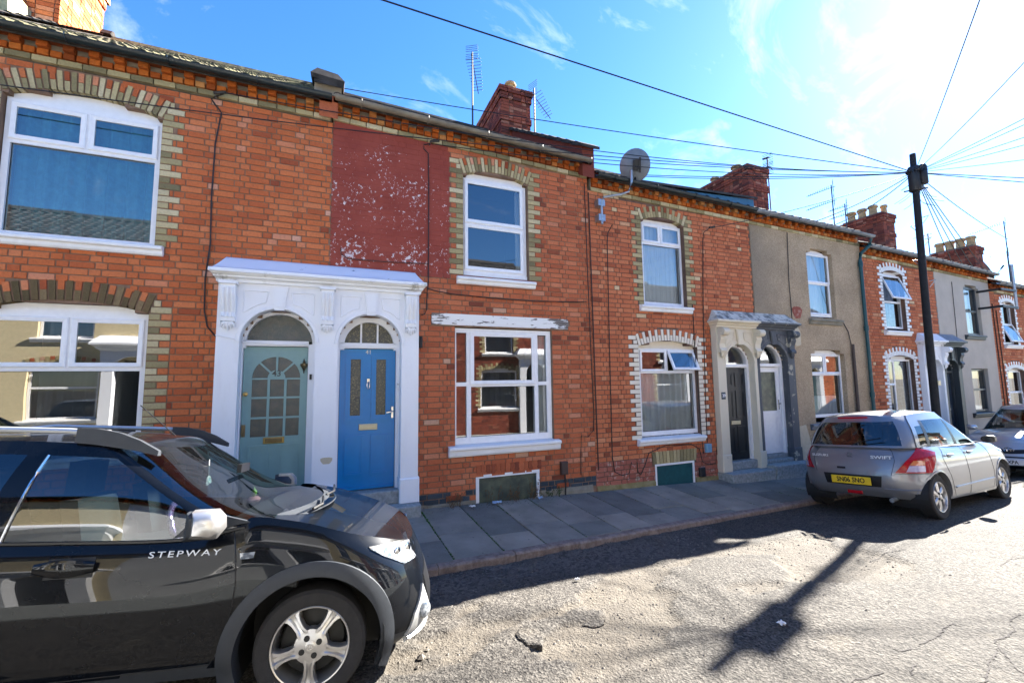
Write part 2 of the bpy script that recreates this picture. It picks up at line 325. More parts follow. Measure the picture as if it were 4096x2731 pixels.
mb.f = [(j*nx+i, j*nx+i+1, (j+1)*nx+i+1, (j+1)*nx+i) for j in range(len(ys)-1) for i in range(nx-1)]; mb.t = [0]*len(mb.f)
n = NT('asphalt').set(.9, spec=.3)
vo = n.n('TexVoronoi'); vo.inputs['Scale'].default_value = 70; n.l(n.P(), vo.inputs['Vector'])
v2 = n.n('TexVoronoi'); v2.inputs['Scale'].default_value = 33; n.l(n.P(), v2.inputs['Vector'])
ag = n.ramp(vo.outputs['Color'], [(.1, (.017, .015, .013)), (.45, (.055, .049, .042)), (.9, (.118, .107, .092))])
c = n.mix(1.0, ag, n.ramp(n.noise(.9, 6, .6), [(.3, .82), (.7, 1.12)]), 'MULTIPLY')
wa = n.n('Attribute', attribute_type='GEOMETRY', attribute_name='wear'); la = n.n('Attribute', attribute_type='GEOMETRY', attribute_name='lane')
sand = n.mix(n.ramp(n.noise(6, 6, .6), [(.35, 0.0), (.7, 1.0)]), (.070, .059, .046), (.125, .107, .083))
c = n.mix(n.math('MULTIPLY', wa.outputs['Fac'], n.ramp(n.noise(14, 6, .7), [(.3, .35), (.6, .95)])), c, sand)
c = n.mix(n.math('MULTIPLY', n.ramp(n.noise(3.2, 7, .65), [(.58, 0.0), (.72, .45)]), 1.0), c, (.145, .125, .097))
gm = n.ramp(n.noise(.55, 4, .5), [(.45, 0.0), (.62, 1.0)]); c = n.mix(n.math('MULTIPLY', gm, .28), c, (.045, .042, .038))
c = n.mix(n.math('MULTIPLY', la.outputs['Fac'], .8), c, n.ramp(v2.outputs['Color'], [(.2, (.05, .046, .042)), (.8, (.14, .128, .115))]))
c = n.mix(n.ramp(n.noise(1.4, 6, .7), [(.66, 0.0), (.74, .5)]), c, (.07, .064, .058))
n.col(c); h = n.math('ADD', n.math('MULTIPLY', vo.outputs['Distance'], .6), n.math('MULTIPLY', n.noise(130, 3), .5)); h2 = n.math('ADD', h, n.math('MULTIPLY', v2.outputs['Distance'], .7)); n.bump(h2, 1.0, .009)
road = mb.build('road', 'asphalt', smooth=True); tag(road, kind='structure')
a1 = road.data.attributes.new('wear', 'FLOAT', 'POINT'); a2 = road.data.attributes.new('lane', 'FLOAT', 'POINT')
a1.data.foreach_set('value', [wear(x, y) for y in ys for x in xs]); a2.data.foreach_set('value', [lane(x, y) if -3 < x < 14 else 0 for y in ys for x in xs])
simple('earth', (.10, .085, .06), .95, var=.4, vs=.5, bump=.5)
tag(MB().add([(-900, -900, -1.4), (900, -900, -1.4), (900, 900, -1.4), (-900, 900, -1.4)], [(0, 1, 2, 3)]).build('ground', 'earth'), kind='structure')
# cracks in the far lane, thin dark grooves laid just over the surface
simple('crack', (.035, .03, .028), .95, var=0)
CR = [((3.85,-4.52),(3.95,-4.52),(4.1,-4.51),(4.23,-4.48),(4.4,-4.47),(4.43,-4.55)), ((5.1,-4.59),(4.86,-4.61),(4.74,-4.68),(4.51,-4.72),(4.41,-4.69),(4.3,-4.75),(4.05,-4.8),(3.7,-4.9)), ((4.3,-4.75),(4.15,-4.86),(4.05,-4.95),(3.9,-5.05)), ((3.63,-4.44),(3.63,-4.51),(3.72,-4.52),(3.78,-4.48)), ((3.4,-4.68),(3.48,-4.65),(3.6,-4.63)), ((3.0,-4.57),(3.12,-4.58),(3.3,-4.6)), ((4.6,-5.1),(4.9,-5.0),(5.3,-5.0)), ((6.2,-4.1),(6.5,-4.05),(6.9,-4.12)), ((5.2,-3.5),(5.6,-3.45),(5.9,-3.5))]
mb = MB(); rnd = random.Random(3)
for ln in CR:
    pts = []
    for (ax, ay), (bx, by) in zip(ln, ln[1:]):
        k = max(2, int(hypot(bx-ax, by-ay)/.025))
        pts += [(lerp(ax, bx, i/k)+rnd.gauss(0, .009), lerp(ay, by, i/k)+rnd.gauss(0, .006)) for i in range(k)]
    m_ = len(pts)
    for i in range(m_-1):
        (ax, ay), (bx, by) = pts[i], pts[i+1]; d = hypot(bx-ax, by-ay) or 1; px, py = -(by-ay)/d, (bx-ax)/d; w0 = .004*abs(sin(i*1.7+ln[0][0]))+.0015
        mb.add([(x, y, zroad(x, y)+.004) for x, y in ((ax-px*w0, ay-py*w0), (ax+px*w0, ay+py*w0), (bx+px*w0*.8, by+py*w0*.8), (bx-px*w0*.8, by-py*w0*.8))], [(0, 3, 2, 1)])
mb.build('crack', 'crack', road)['kind'] = 'stuff'
# kerb stones
n = NT('kerb').set(.9, spec=.25); n.col(n.mix(n.ramp(n.noise(14, 7, .7), [(.35, 0.0), (.65, 1.0)]), (.135, .10, .085), (.27, .215, .185))); n.bump(n.noise(45, 6), .6, .008)
kerb = MB().box(-12, 34, -.2, -.1, -.9, -.8).build('kerb', 'kerb'); tag(kerb, kind='structure')
X = -4.0; rnd = random.Random(5); XK = [-4.0]
while X < 28:
    L = .82+rnd.uniform(-.04, .05)
    if abs(X-.75) < .4: X = .75 if X < .75 else X
    b = X+L; pr = []
    for q in (X+.004, b-.004):
        y, z = yk(q)+rnd.uniform(-.004, .004), zk(q)+rnd.uniform(-.004, .004)
        pr.append([(q, y+.11, z-.2), (q, y, z-.2), (q, y-.006, z-.02), (q, y+.008, z-.006), (q, y+.022, z), (q, y+.11, z)])
    MB().rings(pr).build('kerb_stone', 'kerb', kerb); X = b
# paving flags
n = NT('flag').set(.85, spec=.3); t = tint_of(n)
c = n.mix(1.0, n.ramp(t, [(0, (.135, .134, .115)), (.5, (.20, .192, .165)), (1, (.295, .26, .21))]), n.ramp(n.noise(2.5, 6, .6), [(.3, .72), (.7, 1.15)]), 'MULTIPLY')
c = n.mix(n.math('MULTIPLY', n.ramp(n.noise(90, 4), [(.5, 0.0), (.75, 1.0)]), .35), c, (.30, .29, .26)); c = n.mix(n.ramp(n.noise(1.1, 5, .6), [(.58, 0.0), (.75, .4)]), c, (.11, .125, .075))
gv = n.n('TexVoronoi'); gv.inputs['Scale'].default_value = 7; n.l(n.P(), gv.inputs['Vector']); c = n.mix(n.ramp(gv.outputs['Distance'], [(.07, .55), (.10, 0.0)]), c, (.05, .05, .048)); c = n.mix(n.ramp(n.noise(2.3, 8, .75), [(.63, 0.0), (.70, .5)]), c, (.28, .27, .24)); n.col(c); n.bump(n.noise(110, 5, .65), .5, .004)
n = NT('bedding').set(.95); n.col(n.mix(n.ramp(n.noise(7, 5), [(.45, 0.0), (.6, 1.0)]), (.045, .042, .034), (.055, .075, .02)))
def zp(X, Y): return lerp(zw(X), zk(X), min(1, max(0, Y/(yk(X)+.11))))
mb = MB(); px = [-12]+[-6+i*.5 for i in range(69)]+[60]
mb.v = [(x, y, zp(x, y)-.012-(.0 if y else 0)) for x in px for y in (yk(x)+.10, .35)]; mb.f = [(2*i, 2*i+2, 2*i+3, 2*i+1) for i in range(len(px)-1)]; mb.t = [0]*len(mb.f)
pav = mb.build('pavement', 'bedding'); tag(pav, kind='structure')
joints = [-3.9+.566*i for i in range(9)]+[1.21, 1.79, 2.33, 2.90, 3.44, 3.98, 4.51, 5.06, 5.62, 6.2, 6.75, 7.3, 7.9, 8.45, 9.05, 9.6, 10.2, 10.8, 11.4, 12, 12.6, 13.2, 13.9, 14.6, 15.3, 16, 16.8, 17.6, 18.4, 19.2]
rnd = random.Random(11)
for i, (a, b) in enumerate(zip(joints, joints[1:])):
    ms = -1.17+(.1 if i % 2 else -.08)*(1 if a < 5 else 3)+rnd.uniform(-.02, .02); sh = -.075
    for (y0, y1) in ((yk(a)+.12, ms-.005), (ms+.005, -.015)):
        dz = rnd.uniform(-.004, .004); tl = [rnd.uniform(-.003, .003) for _ in range(4)]; g = .007
        f = lambda x, y: (x+sh*(1-(y-y0)/(y1-y0)*0)*0, y, zp(x, y)+dz)
        def sk(x, y): return x+.16*(-y-1.0)*(.12)      # joints run slightly out of square, as laid
        c4 = [(sk(a+g, y0), y0), (sk(b-g, y0), y0), (sk(b-g, y1), y1), (sk(a+g, y1), y1)]
        top = [(x, y, zp(x, y)+dz+k) for (x, y), k in zip(c4, tl)]
        cx_, cy_ = (a+b)/2, (y0+y1)/2; ins = [(x+(.006 if x < cx_ else -.006), y+(.006 if y < cy_ else -.006), z) for x, y, z in top]
        o = MB().add([(x, y, z-.06) for x, y, z in top]+[(x, y, z-.005) for x, y, z in top]+ins,
                     [(8, 9, 10, 11)]+[(k, (k+1) % 4, 4+(k+1) % 4, 4+k) for k in range(4)]+[(4+k, 4+(k+1) % 4, 8+(k+1) % 4, 8+k) for k in range(4)]).build('paving_slab', 'flag', pav)
        o['tint'] = rnd.random()
# moss in the joints
simple('moss', (.035, .085, .006), .95, var=.5, vs=20)
mb = MB(); rnd = random.Random(21)
def blob(mb, x, y, z, r, fl=.5, n=5):
    p = [(x, y, z+r*fl)]+[(x+r*cos(2*pi*k/n)*rnd.uniform(.7, 1.2), y+r*sin(2*pi*k/n)*rnd.uniform(.7, 1.2), z-.002) for k in range(n)]
    mb.add(p, [(0, 1+k, 1+(k+1) % n) for k in range(n)])
for q in joints[9:24]:
    for k in range(150):
        y = rnd.uniform(yk(q)+.12, -.12); x = q+.16*(-y-1)*.12; d = fbm(q*3.1, y*1.3, 3)+.1
        if rnd.random() < .25+1.6*d and rnd.random() < (1 if q < 3 else .45): blob(mb, x+rnd.gauss(0, .006), y, zp(x, y)-.004, rnd.uniform(.007, .017)*(1.25 if q < 1.3 else .8))
mb.build('moss', 'moss', pav)['kind'] = 'stuff'
# loose grit and chippings
simple('grit', (.19, .165, .135), .95, var=.5, vs=3); simple('grit_dark', (.11, .10, .09), .95, var=.5, vs=3)
def stone(mb, x, y, z, r):
    a = [rnd.uniform(.65, 1.25) for _ in range(7)]
    p = [(x+r*cos(2*pi*k/5)*a[k], y+r*sin(2*pi*k/5)*a[k], z+r*.15*a[6]) for k in range(5)]+[(x+r*.2*a[5], y, z+r*.8*a[5]), (x, y, z-r*.4)]
    mb.add(p, [(k, (k+1) % 5, 5) for k in range(5)]+[((k+1) % 5, k, 6) for k in range(5)])
mb = MB()
for k in range(2600):
    x = rnd.uniform(.2, 5.5); y = rnd.uniform(-4.1, -2.2)
    if wear(x, y) > rnd.random()*.9 or rnd.random() < .12: stone(mb, x, y, zroad(x, y), rnd.choice((.004, .005, .006, .007, .009, .012)))
tag(mb.build('loose_grit', 'grit'), 'sandy grit and chippings lying in the worn potholes of the road', 'grit', kind='stuff')
mb = MB()
for k in range(1500):
    x = rnd.uniform(.4, 4.8); y = yk(x)-abs(rnd.gauss(.05, .22))
    stone(mb, x, y, zroad(x, y), rnd.choice((.006, .008, .01, .013, .018)))
tag(mb.build('gutter_gravel', 'grit_dark'), 'dark loose gravel gathered in the gutter below the kerb', 'gravel', kind='stuff')
for x, y, r in ((.60, -3.26, .032), (.66, -3.18, .018), (.56, -3.35, .016)):
    mb = MB(); stone(mb, x, y, zroad(x, y)+.006, r); tag(mb.build('stone', 'grit'), 'loose pale stone on sunlit road in front of the black car', 'stone', 'loose stones by the car')
mb = MB(); rnd = random.Random(31)
simple('rubble', (.31, .27, .22), .95, var=.4, bump=.5)
for (x, y, lx, ly, h) in ((1.38, -3.36, .10, .13, .016), (1.92, -3.36, .09, .05, .012)):   # lifted lumps of old surfacing
    ring = [(x+lx*cos(a)*rnd.uniform(.8, 1.2), y+ly*sin(a)*rnd.uniform(.8, 1.2)) for a in [2*pi*k/14 for k in range(14)]]
    z0 = zroad(x, y); MBx = MB().rings([[(a, b, z0-.03) for a, b in ring], [(a, b, z0+h*.7) for a, b in ring], [(x+(a-x)*.86, y+(b-y)*.86, z0+h) for a, b in ring]])
    tag(MBx.build('asphalt_lump', 'asphalt'), 'broken-edged lump of lifted asphalt, '+('the larger, among the potholes' if lx > .095 else 'the smaller, among the potholes'), 'asphalt')
# ------------------------------------------------------------ terrace
CH = .082; SW, HW, JT = .219, .103, .013
_bm = {}
def ubrick(kind, mt, d):
    """shared mesh of one brick, origin at its lower left front corner"""
    k = (kind, mt, d)
    if k not in _bm:
        wd = {'s': SW, 'h': HW}[kind]; mb = MB().bev(0, wd, 0, d, 0, CH-JT, .004); me = bpy.data.meshes.new('brick'); me.from_pydata(mb.v, [], mb.f); me.materials.append(M[mt]); _bm[k] = me
    return _bm[k]
def brick_obj(name, x, y, z, wd, mt, parent, d=.05, ht=None, tint=None):
    kind = 's' if wd > .16 else 'h'; o = ob(name, ubrick(kind, mt, d), parent)
    o.location = (x, y, z); o.scale = (wd/(SW if kind == 's' else HW), 1, (ht or CH-JT)/(CH-JT)); o['tint'] = random.random() if tint is None else tint
    return o
def seen(x, z):
    """rough share of picture taken by a brick; none behind the near car"""
    v = Vector((x, 0, z))-CAMP; dz = v.dot(fw)
    if dz < .5: return 0
    px, py = 512+431*v.dot(rr)/dz, 341-431*v.dot(uu)/dz
    if not (-10 < px < 1034 and -10 < py < 692): return 0
    if px < 250 and py > 440: return 0
    return 1/(dz*dz)
class Opening:
    """segmental-arched or square opening with quoins"""
    def __init__(s, x0, x1, z0, z1, rise=.0, ring=.0, qlong=.22, qshort=.11, qmat=None, amat=None, amat2=None, nv=0, par=0, qtop=None, ydepth=.1):
        s.__dict__.update(locals()); s.cx = (x0+x1)/2; h = (x1-x0)/2
        if rise: s.R = (h*h+rise*rise)/(2*rise); s.cz = z1+rise-s.R; s.te = math.asin(h/s.R)
        s.top = z1+rise+ring
    def half(s, z, outer):
        """half width of the hole (or hole plus arch) at height z"""
        h = (s.x1-s.x0)/2
        if z < s.z0: return 0
        if z <= s.z1: return h
        if not s.rise: return 0
        r = s.R+(s.ring if outer else 0); d = z-s.cz
        if d >= r: return 0
        v = sqrt(r*r-d*d)
        return min(v, d*tan(s.te)) if outer else v
def cutrow(a, b, cuts):
    iv = [(a, b)]
    for c0, c1 in cuts:
        nx = []
        for p, q in iv:
            if c1 <= p or c0 >= q: nx.append((p, q))
            else:
                if c0-p > .012: nx.append((p, c0))
                if q-c1 > .012: nx.append((c1, q))
        iv = nx
    return iv
def facade(H, x0, x1, z0, ztop, ops, blocks, bmat, mmat='mortar', nobj=300, brick=True, seed=0):
    """mortar wall + bricks laid in Flemish bond round the openings.  ztop(x): top; blocks: rects that hide the wall"""
    rnd = random.Random(seed); wall = MB(); rows = int((max(ztop(x0), ztop(x1))-z0)/CH)+1; L = []
    for i in range(rows):
        za = z0+i*CH; zm = za+CH/2
        if zm > min(ztop(x0), ztop(x1))-.01 and zm > max(ztop(x0), ztop(x1)): continue
        cut = [(o.cx-o.half(zm, False), o.cx+o.half(zm, False)) for o in ops if o.half(zm, False) > 0]
        for a, b in cutrow(x0, x1, cut): wall.box(a, b, .009, .13, za, za+CH+.0005)
        if not brick: continue
        cb = [(a-.005, b+.005) for a, b, c, d in blocks if c < zm < d]
        for o in ops:
            e = o.half(zm, True)
            if o.z0 <= zm:
                if o.qmat and zm < (o.qtop or o.z1+.2):
                    q = o.qlong if (i+o.par) % 2 else o.qshort; e0 = e if e > 0 else 0
                    if e0 > 0 or zm < o.z1+.2:
                        hx = (o.x1-o.x0)/2
                        for s_ in (-1, 1):
                            xa, xb = (o.cx-hx-q, o.cx-max(e, hx) if zm <= o.z1 else o.cx-e-.004) if s_ < 0 else (o.cx+max(e, hx) if zm <= o.z1 else o.cx+e+.004, o.cx+hx+q)
                            if xb-xa > .03: H['q'].append((xa+.003, za, xb-xa-.006, o.qmat, rnd.random()))
                        e = hx+q
                if e > 0: cb.append((o.cx-e-.003, o.cx+e+.003))
        for a, b in cutrow(x0, x1, cb):
            x = x0-(.17 if i % 2 else 0)-rnd.uniform(0, .01); k = i % 2
            while x < b:
                wd = SW if (k % 2 == 0) else HW; k += 1
                p, q = max(x, a+.003), min(x+wd, b-.003)
                if q-p > .028:
                    zt = lerp(ztop(x0), ztop(x1), ((p+q)/2-x0)/(x1-x0))
                    if zm < zt-.02:
                        m_ = bmat((p+q)/2, zm, rnd)
                        if m_: L.append((p, za+JT/2, q-p, m_, min(.99, max(0, rnd.gauss(.5, .2) if rnd.random() < .87 else rnd.random()))))
                x += wd+JT
    wo = wall.build('wall', mmat, H['root']); H['wall'] = wo
    L.sort(key=lambda b: -seen(b[0], b[1])*b[2])
    for x, z, wd, m_, t in L[:nobj]:
        brick_obj('brick', x, rnd.uniform(-.002, .002), z, wd, m_, wo, tint=t)
    rest = {}
    for x, z, wd, m_, t in L[nobj:]:
        y = rnd.uniform(-.002, .002); rest.setdefault(m_, MB()).bev(x, x+wd, y, y+.04, z, z+CH-JT, .004, t)
    for m_, mb in rest.items(): mb.build('brickwork', m_, wo, tint=True)['kind'] = 'stuff'
    for x, z, wd, m_, t in H['q']: brick_obj('quoin_brick', x, -.001, z+JT/2, wd, m_, wo, d=.13, tint=t)
    for o in ops:
        if not o.nv: continue
        for k in range(o.nv):
            t0, t1 = -o.te+2*o.te*k/o.nv+.004, -o.te+2*o.te*(k+1)/o.nv-.004
            segs = [(0, 1, o.amat)] if (k+1) % 2 else [(0, .5, o.amat), (.53, 1, o.amat2 or o.amat)]
            for f0, f1, m_ in segs:
                ra, rb = o.R+o.ring*f0, o.R+o.ring*f1
                q = [(o.cx+r*sin(t), o.cz+r*cos(t)) for r, t in ((ra, t0), (ra, t1), (rb, t1), (rb, t0))]
                b = MB().ext(q, 'y', -.004, .12).build('arch_brick', m_, wo); b['tint'] = rnd.random()
    return wo
def eaves(H, x0, x1, zs, gmat, gy=-.24, pitch=.72, tile='tile_dark', dent='brick_dentil', strm='brick_buff', tilew=.28, individual=True, ridge=4.0, gx=None, rowsn=None, gz=.16):
    """string course, dentils, gutter and tiled roof.  zs(x): string course centre"""
    R_ = H['root']; rnd = random.Random(int(x0*100)); ang = atan2(zs(x1)-zs(x0), x1-x0)
    co = MB().rings([[(x, y, zs(x)+dz) for y, dz in ((.12, -.04), (.008, -.04), (.008, .32), (.12, .32))] for x in (x0, x1)]).build('cornice', 'mortar_old', R_)
    x = x0
    while x < x1-.05:
        wd = min(SW*1.02, x1-x)-.006; z = zs(x+wd/2); o = brick_obj('string_course_brick', x, -.028, z-.037, wd, strm, co, d=.1); o.rotation_euler.y = -ang; x += SW*1.02+.004
    k = 0; x = x0+.02
    while x < x1-.1:
        z = zs(x+.05)+.042; brick_obj('dentil_brick', x, -.045, z, .1, dent, co, d=.12)
        if k % 2 == 0: brick_obj('dentil_brick', x, -.075, z+CH, .1, dent, co, d=.15)
        k += 1; x += .117
    MB().rings([[(x, y, zs(x)+dz) for y, dz in ((.1, .205), (-.1, .205), (-.1, .28), (.1, .28))] for x in (x0, x1)]).build('corbel_course', dent, co)
    # gutter
    ga, gb = gx or (x0, x1); pr = [(cos(a)*.058, sin(a)*.058) for a in [pi+pi*i/8 for i in range(9)]]; prof = pr+[(.05, 0)]+[(p*.86, q*.86) for p, q in pr[::-1]][1:-1]+[(-.05, 0)]
    g = fixn(MB().rings([[(x, gy+p, zs(x)+gz+.03+q) for p, q in prof] for x in (ga, gb)]).build('gutter', gmat, R_), 40)
    q = ga+.35
    while q < gb:
        MB().tube([(q, gy+cos(a)*.064, zs(q)+gz+.03+sin(a)*.064) for a in [pi*.95+pi*1.1*i/8 for i in range(9)]], .008, 5).build('bracket', gmat, g); q += .95
    # roof
    zE = lambda x: zs(x)+gz+.075; y0 = -.2; ln = sqrt(1+pitch*pitch)
    ro = MB().rings([[(x, y, zE(x)+(y-y0)*pitch-d) for y, d in ((y0+.02, .05), (ridge, .05), (ridge, .12), (y0+.02, .12))] for x in (x0, x1)]).build('roof', 'tile_dark', R_)
    nT = max(1, round((x1-x0)/tilew)); tw = (x1-x0)/nT; rows = rowsn or int((ridge-y0)*ln/.27)
    def tprof(w_):   # pantile-like roll
        return [(0, .0), (.06*w_, .022), (.18*w_, .03), (.30*w_, .022), (.38*w_, .0), (.7*w_, -.006), (1.02*w_, .0)]
    if individual:
        me = MB(); p = tprof(tw); me.rings([[(a, y/ln, y/ln*pitch+b+l+.012) for a, b in p]+[(a, y/ln, y/ln*pitch+b+l-.006) for a, b in p[::-1]] for y, l in ((0, .022), (.33, .0))])
        tm = bpy.data.meshes.new('tile'); tm.from_pydata(me.v, [], me.f); tm.materials.append(M[tile])
        for r in range(rows):
            for c in range(nT):
                o = ob('tile', tm, ro); X = x0+c*tw; yy = y0+r*.27/ln; o.location = (X, yy, zE(X)+(yy-y0)*pitch-.02+rnd.uniform(-.004, .004)); o.rotation_euler = (rnd.uniform(-.01, .01), 0, rnd.uniform(-.006, .006))
    else:
        mb = MB()
        for r in range(rows):
            yy = y0+r*.27/ln; pts = []
            for c in range(nT): pts += [(x0+c*tw+a, b) for a, b in tprof(tw)[:-1]]
            pts.append((x1, 0)); mb.rings([[(a, y/ln+yy, zE(a)+(yy-y0+y/ln)*pitch+b+l-.02) for a, b in pts] for y, l in ((0, -.01), (0, .03), (.3, .0))], cap=False, closed=False)
        mb.build('tiling', tile, ro)['kind'] = 'stuff'
    zr_ = lambda x: zE(x)+(ridge-y0)*pitch
    MB().rings([[(x, ridge-.14, zr_(x)-.06), (x, ridge-.07, zr_(x)+.05), (x, ridge, zr_(x)+.09), (x, ridge+.07, zr_(x)+.05), (x, ridge+.14, zr_(x)-.06)] for x in (x0, x1)]).build('ridge_tile', tile, ro)
    # back slope and rear wall so that the house is a closed volume
    MB().rings([[(x, ridge, zr_(x)-.04), (x, ridge*2+.2, zE(x)-.1), (x, ridge*2+.2, zE(x)-.25), (x, ridge, zr_(x)-.2)] for x in (x0, x1)]).build('rear_roof', tile, R_)
    MB().box(x0, x1, ridge*2-.1, ridge*2, -1.2, zs(x0)+.2).build('rear_wall', 'mortar_old', R_)
    MB().rings([[(x, .13, zs(x)+.3), (x, 1.0, zs(x)+.3), (x, 1.0, zs(x)+.25), (x, .13, zs(x)+.25)] for x in (x0, x1)]).build('wall_plate', 'room', R_)
def frame(mb, x0, x1, z0, z1, y, w_, d):
    if isinstance(w_, (int, float)): w_ = (w_,)*4
    l, r, b, t = w_
    mb.box(x0, x0+l, y, y+d, z0, z1); mb.box(x1-r, x1, y, y+d, z0, z1); mb.box(x0+l, x1-r, y, y+d, z0, z0+b); mb.box(x0+l, x1-r, y, y+d, z1-t, z1); return mb
def pane(x0, x1, z0, z1, y, parent, mt='glass'):
    o = MB().add([(x0, y, z0), (x1, y, z0), (x1, y, z1), (x0, y, z1)], [(0, 1, 2, 3)]).build('pane', mt, parent) if mt == 'glass' else MB().box(x0, x1, y, y+.006, z0, z1).build('pane', mt, parent)
    if mt == 'glass':
        g = MB(); e = .006
        for a, b, c, d in ((x0, x0+e, z0, z1), (x1-e, x1, z0, z1), (x0+e, x1-e, z0, z0+e), (x0+e, x1-e, z1-e, z1)): g.box(a, b, y-.004, y+.002, c, d)
        g.build('gasket', 'gasket', parent)
    return o
def sash(x0, x1, z0, z1, y, parent, w_=.055, d=.035, mt='pvc', glass='glass', tilt=0.0):
    """an opening light: bevelled frame with its pane; tilt opens it at the bottom"""
    mb = MB(); o_ = (x0, z0, x1, z1); b = .012
    out_ = [(x0, z0), (x1, z0), (x1, z1), (x0, z1)]; mid = [(x0+b, z0+b), (x1-b, z0+b), (x1-b, z1-b), (x0+b, z1-b)]; inn = [(x0+w_, z0+w_), (x1-w_, z0+w_), (x1-w_, z1-w_), (x0+w_, z1-w_)]; in2 = [(p+(-.012 if i in (0, 3) else .012)*-1*0, q) for i, (p, q) in enumerate(inn)]
    vs = [(p, d, q) for p, q in out_]+[(p, .006, q) for p, q in out_]+[(p, 0, q) for p, q in mid]+[(p, .008, q) for p, q in inn]+[(p, d, q) for p, q in inn]
    fs = []
    for lv in range(4):
        for i in range(4): fs.append((lv*4+i, lv*4+(i+1) % 4, lv*4+4+(i+1) % 4, lv*4+4+i))
    fs += [(16+(i+1) % 4, 16+i, i, (i+1) % 4) for i in range(4)]
    mb.add(vs, fs); o = fixn(mb.build('sash', mt, parent)); pn = MB().add([(x0+w_-.004, .02, z0+w_-.004), (x1-w_+.004, .02, z0+w_-.004), (x1-w_+.004, .02, z1-w_+.004), (x0+w_-.004, .02, z1-w_+.004)], [(0, 1, 2, 3)]).build('pane', glass, o)
    for q in (o, pn):
        me = q.data
        if tilt: me.transform(Matrix.Translation((0, y, z1)) @ Matrix.Rotation(-tilt, 4, 'X') @ Matrix.Translation((0, 0, -z1)))
        else: me.transform(Matrix.Translation((0, y, 0)))
    return o
def interior(H, x0, x1, z0, z1, y, depth=1.6, mt='room_wall'):
    a, b, c, d, e = x0-.25, x1+.25, y+depth, z0-.3, z1+.25
    MB().add([(a, y+.12, d), (b, y+.12, d), (b, c, d), (a, c, d), (a, y+.12, e), (b, y+.12, e), (b, c, e), (a, c, e)], [(0, 1, 2, 3), (7, 6, 5, 4), (1, 0, 4, 5)[:0] or (1, 2, 6, 5), (3, 0, 4, 7), (2, 3, 7, 6)]).build('room', mt, H['root'])
def drape(H, x0, x1, z0, z1, y, folds=9, amp=.03, mt='curtain', seed=1, bottom=None):
    r = random.Random(seed); ph = [r.uniform(0, 6) for _ in range(4)]
    f = lambda u, v: (lerp(x0, x1, u), y+amp*(sin(u*folds*2*pi+ph[0]+.6*sin(v*2+ph[1]))+.5*sin(u*folds*4.3*pi+ph[2])), lerp(z0, z1, v))
    return fixn(MB().grid(f, folds*10, 6).build('curtain', mt, H['root']), 80)
def sill(H, x0, x1, ztop, y=-.09, h=.12, mt='sill_white', wallmat=None):
    pr = [(.08, ztop+.02), (y+.05, ztop), (y+.012, ztop-.004), (y, ztop-.018), (y, ztop-.045), (y+.014, ztop-.058), (y+.03, ztop-.06), (y+.034, ztop-h*.82), (y+.05, ztop-h), (.08, ztop-h)]
    return MB().ext(pr, 'x', x0, x1).build('window_sill', mt, H['root'])
def headboard(H, o, z0, y, mt='pvc', parent=None):
    """arched board filling between the square frame and the arch"""
    a = math.asin(min(1, (o.x1-o.x0)/2/o.R)); p = [(o.cx+o.R*sin(t), o.cz+o.R*cos(t)) for t in [-a+2*a*i/12 for i in range(13)]]
    return MB().ext([(o.x0, z0)]+p+[(o.x1, z0)], 'y', y+.02, y+.06).build('head_board', mt, parent or H['root'])
def pot(parent, x, y, z, h=.34, r=.125, mt='pot_clay'):
    return fixn(MB().lathe([(r*1.0, 0), (r*.95, h*.1), (r*.82, h*.6), (r*.84, h*.74), (r*1.12, h*.78), (r*1.12, h*.9), (r*.98, h*.92), (r*.98, h), (r*.75, h), (r*.7, h*.5)], (x, y, z), n=16).build('chimney_pot', mt, parent), 40)
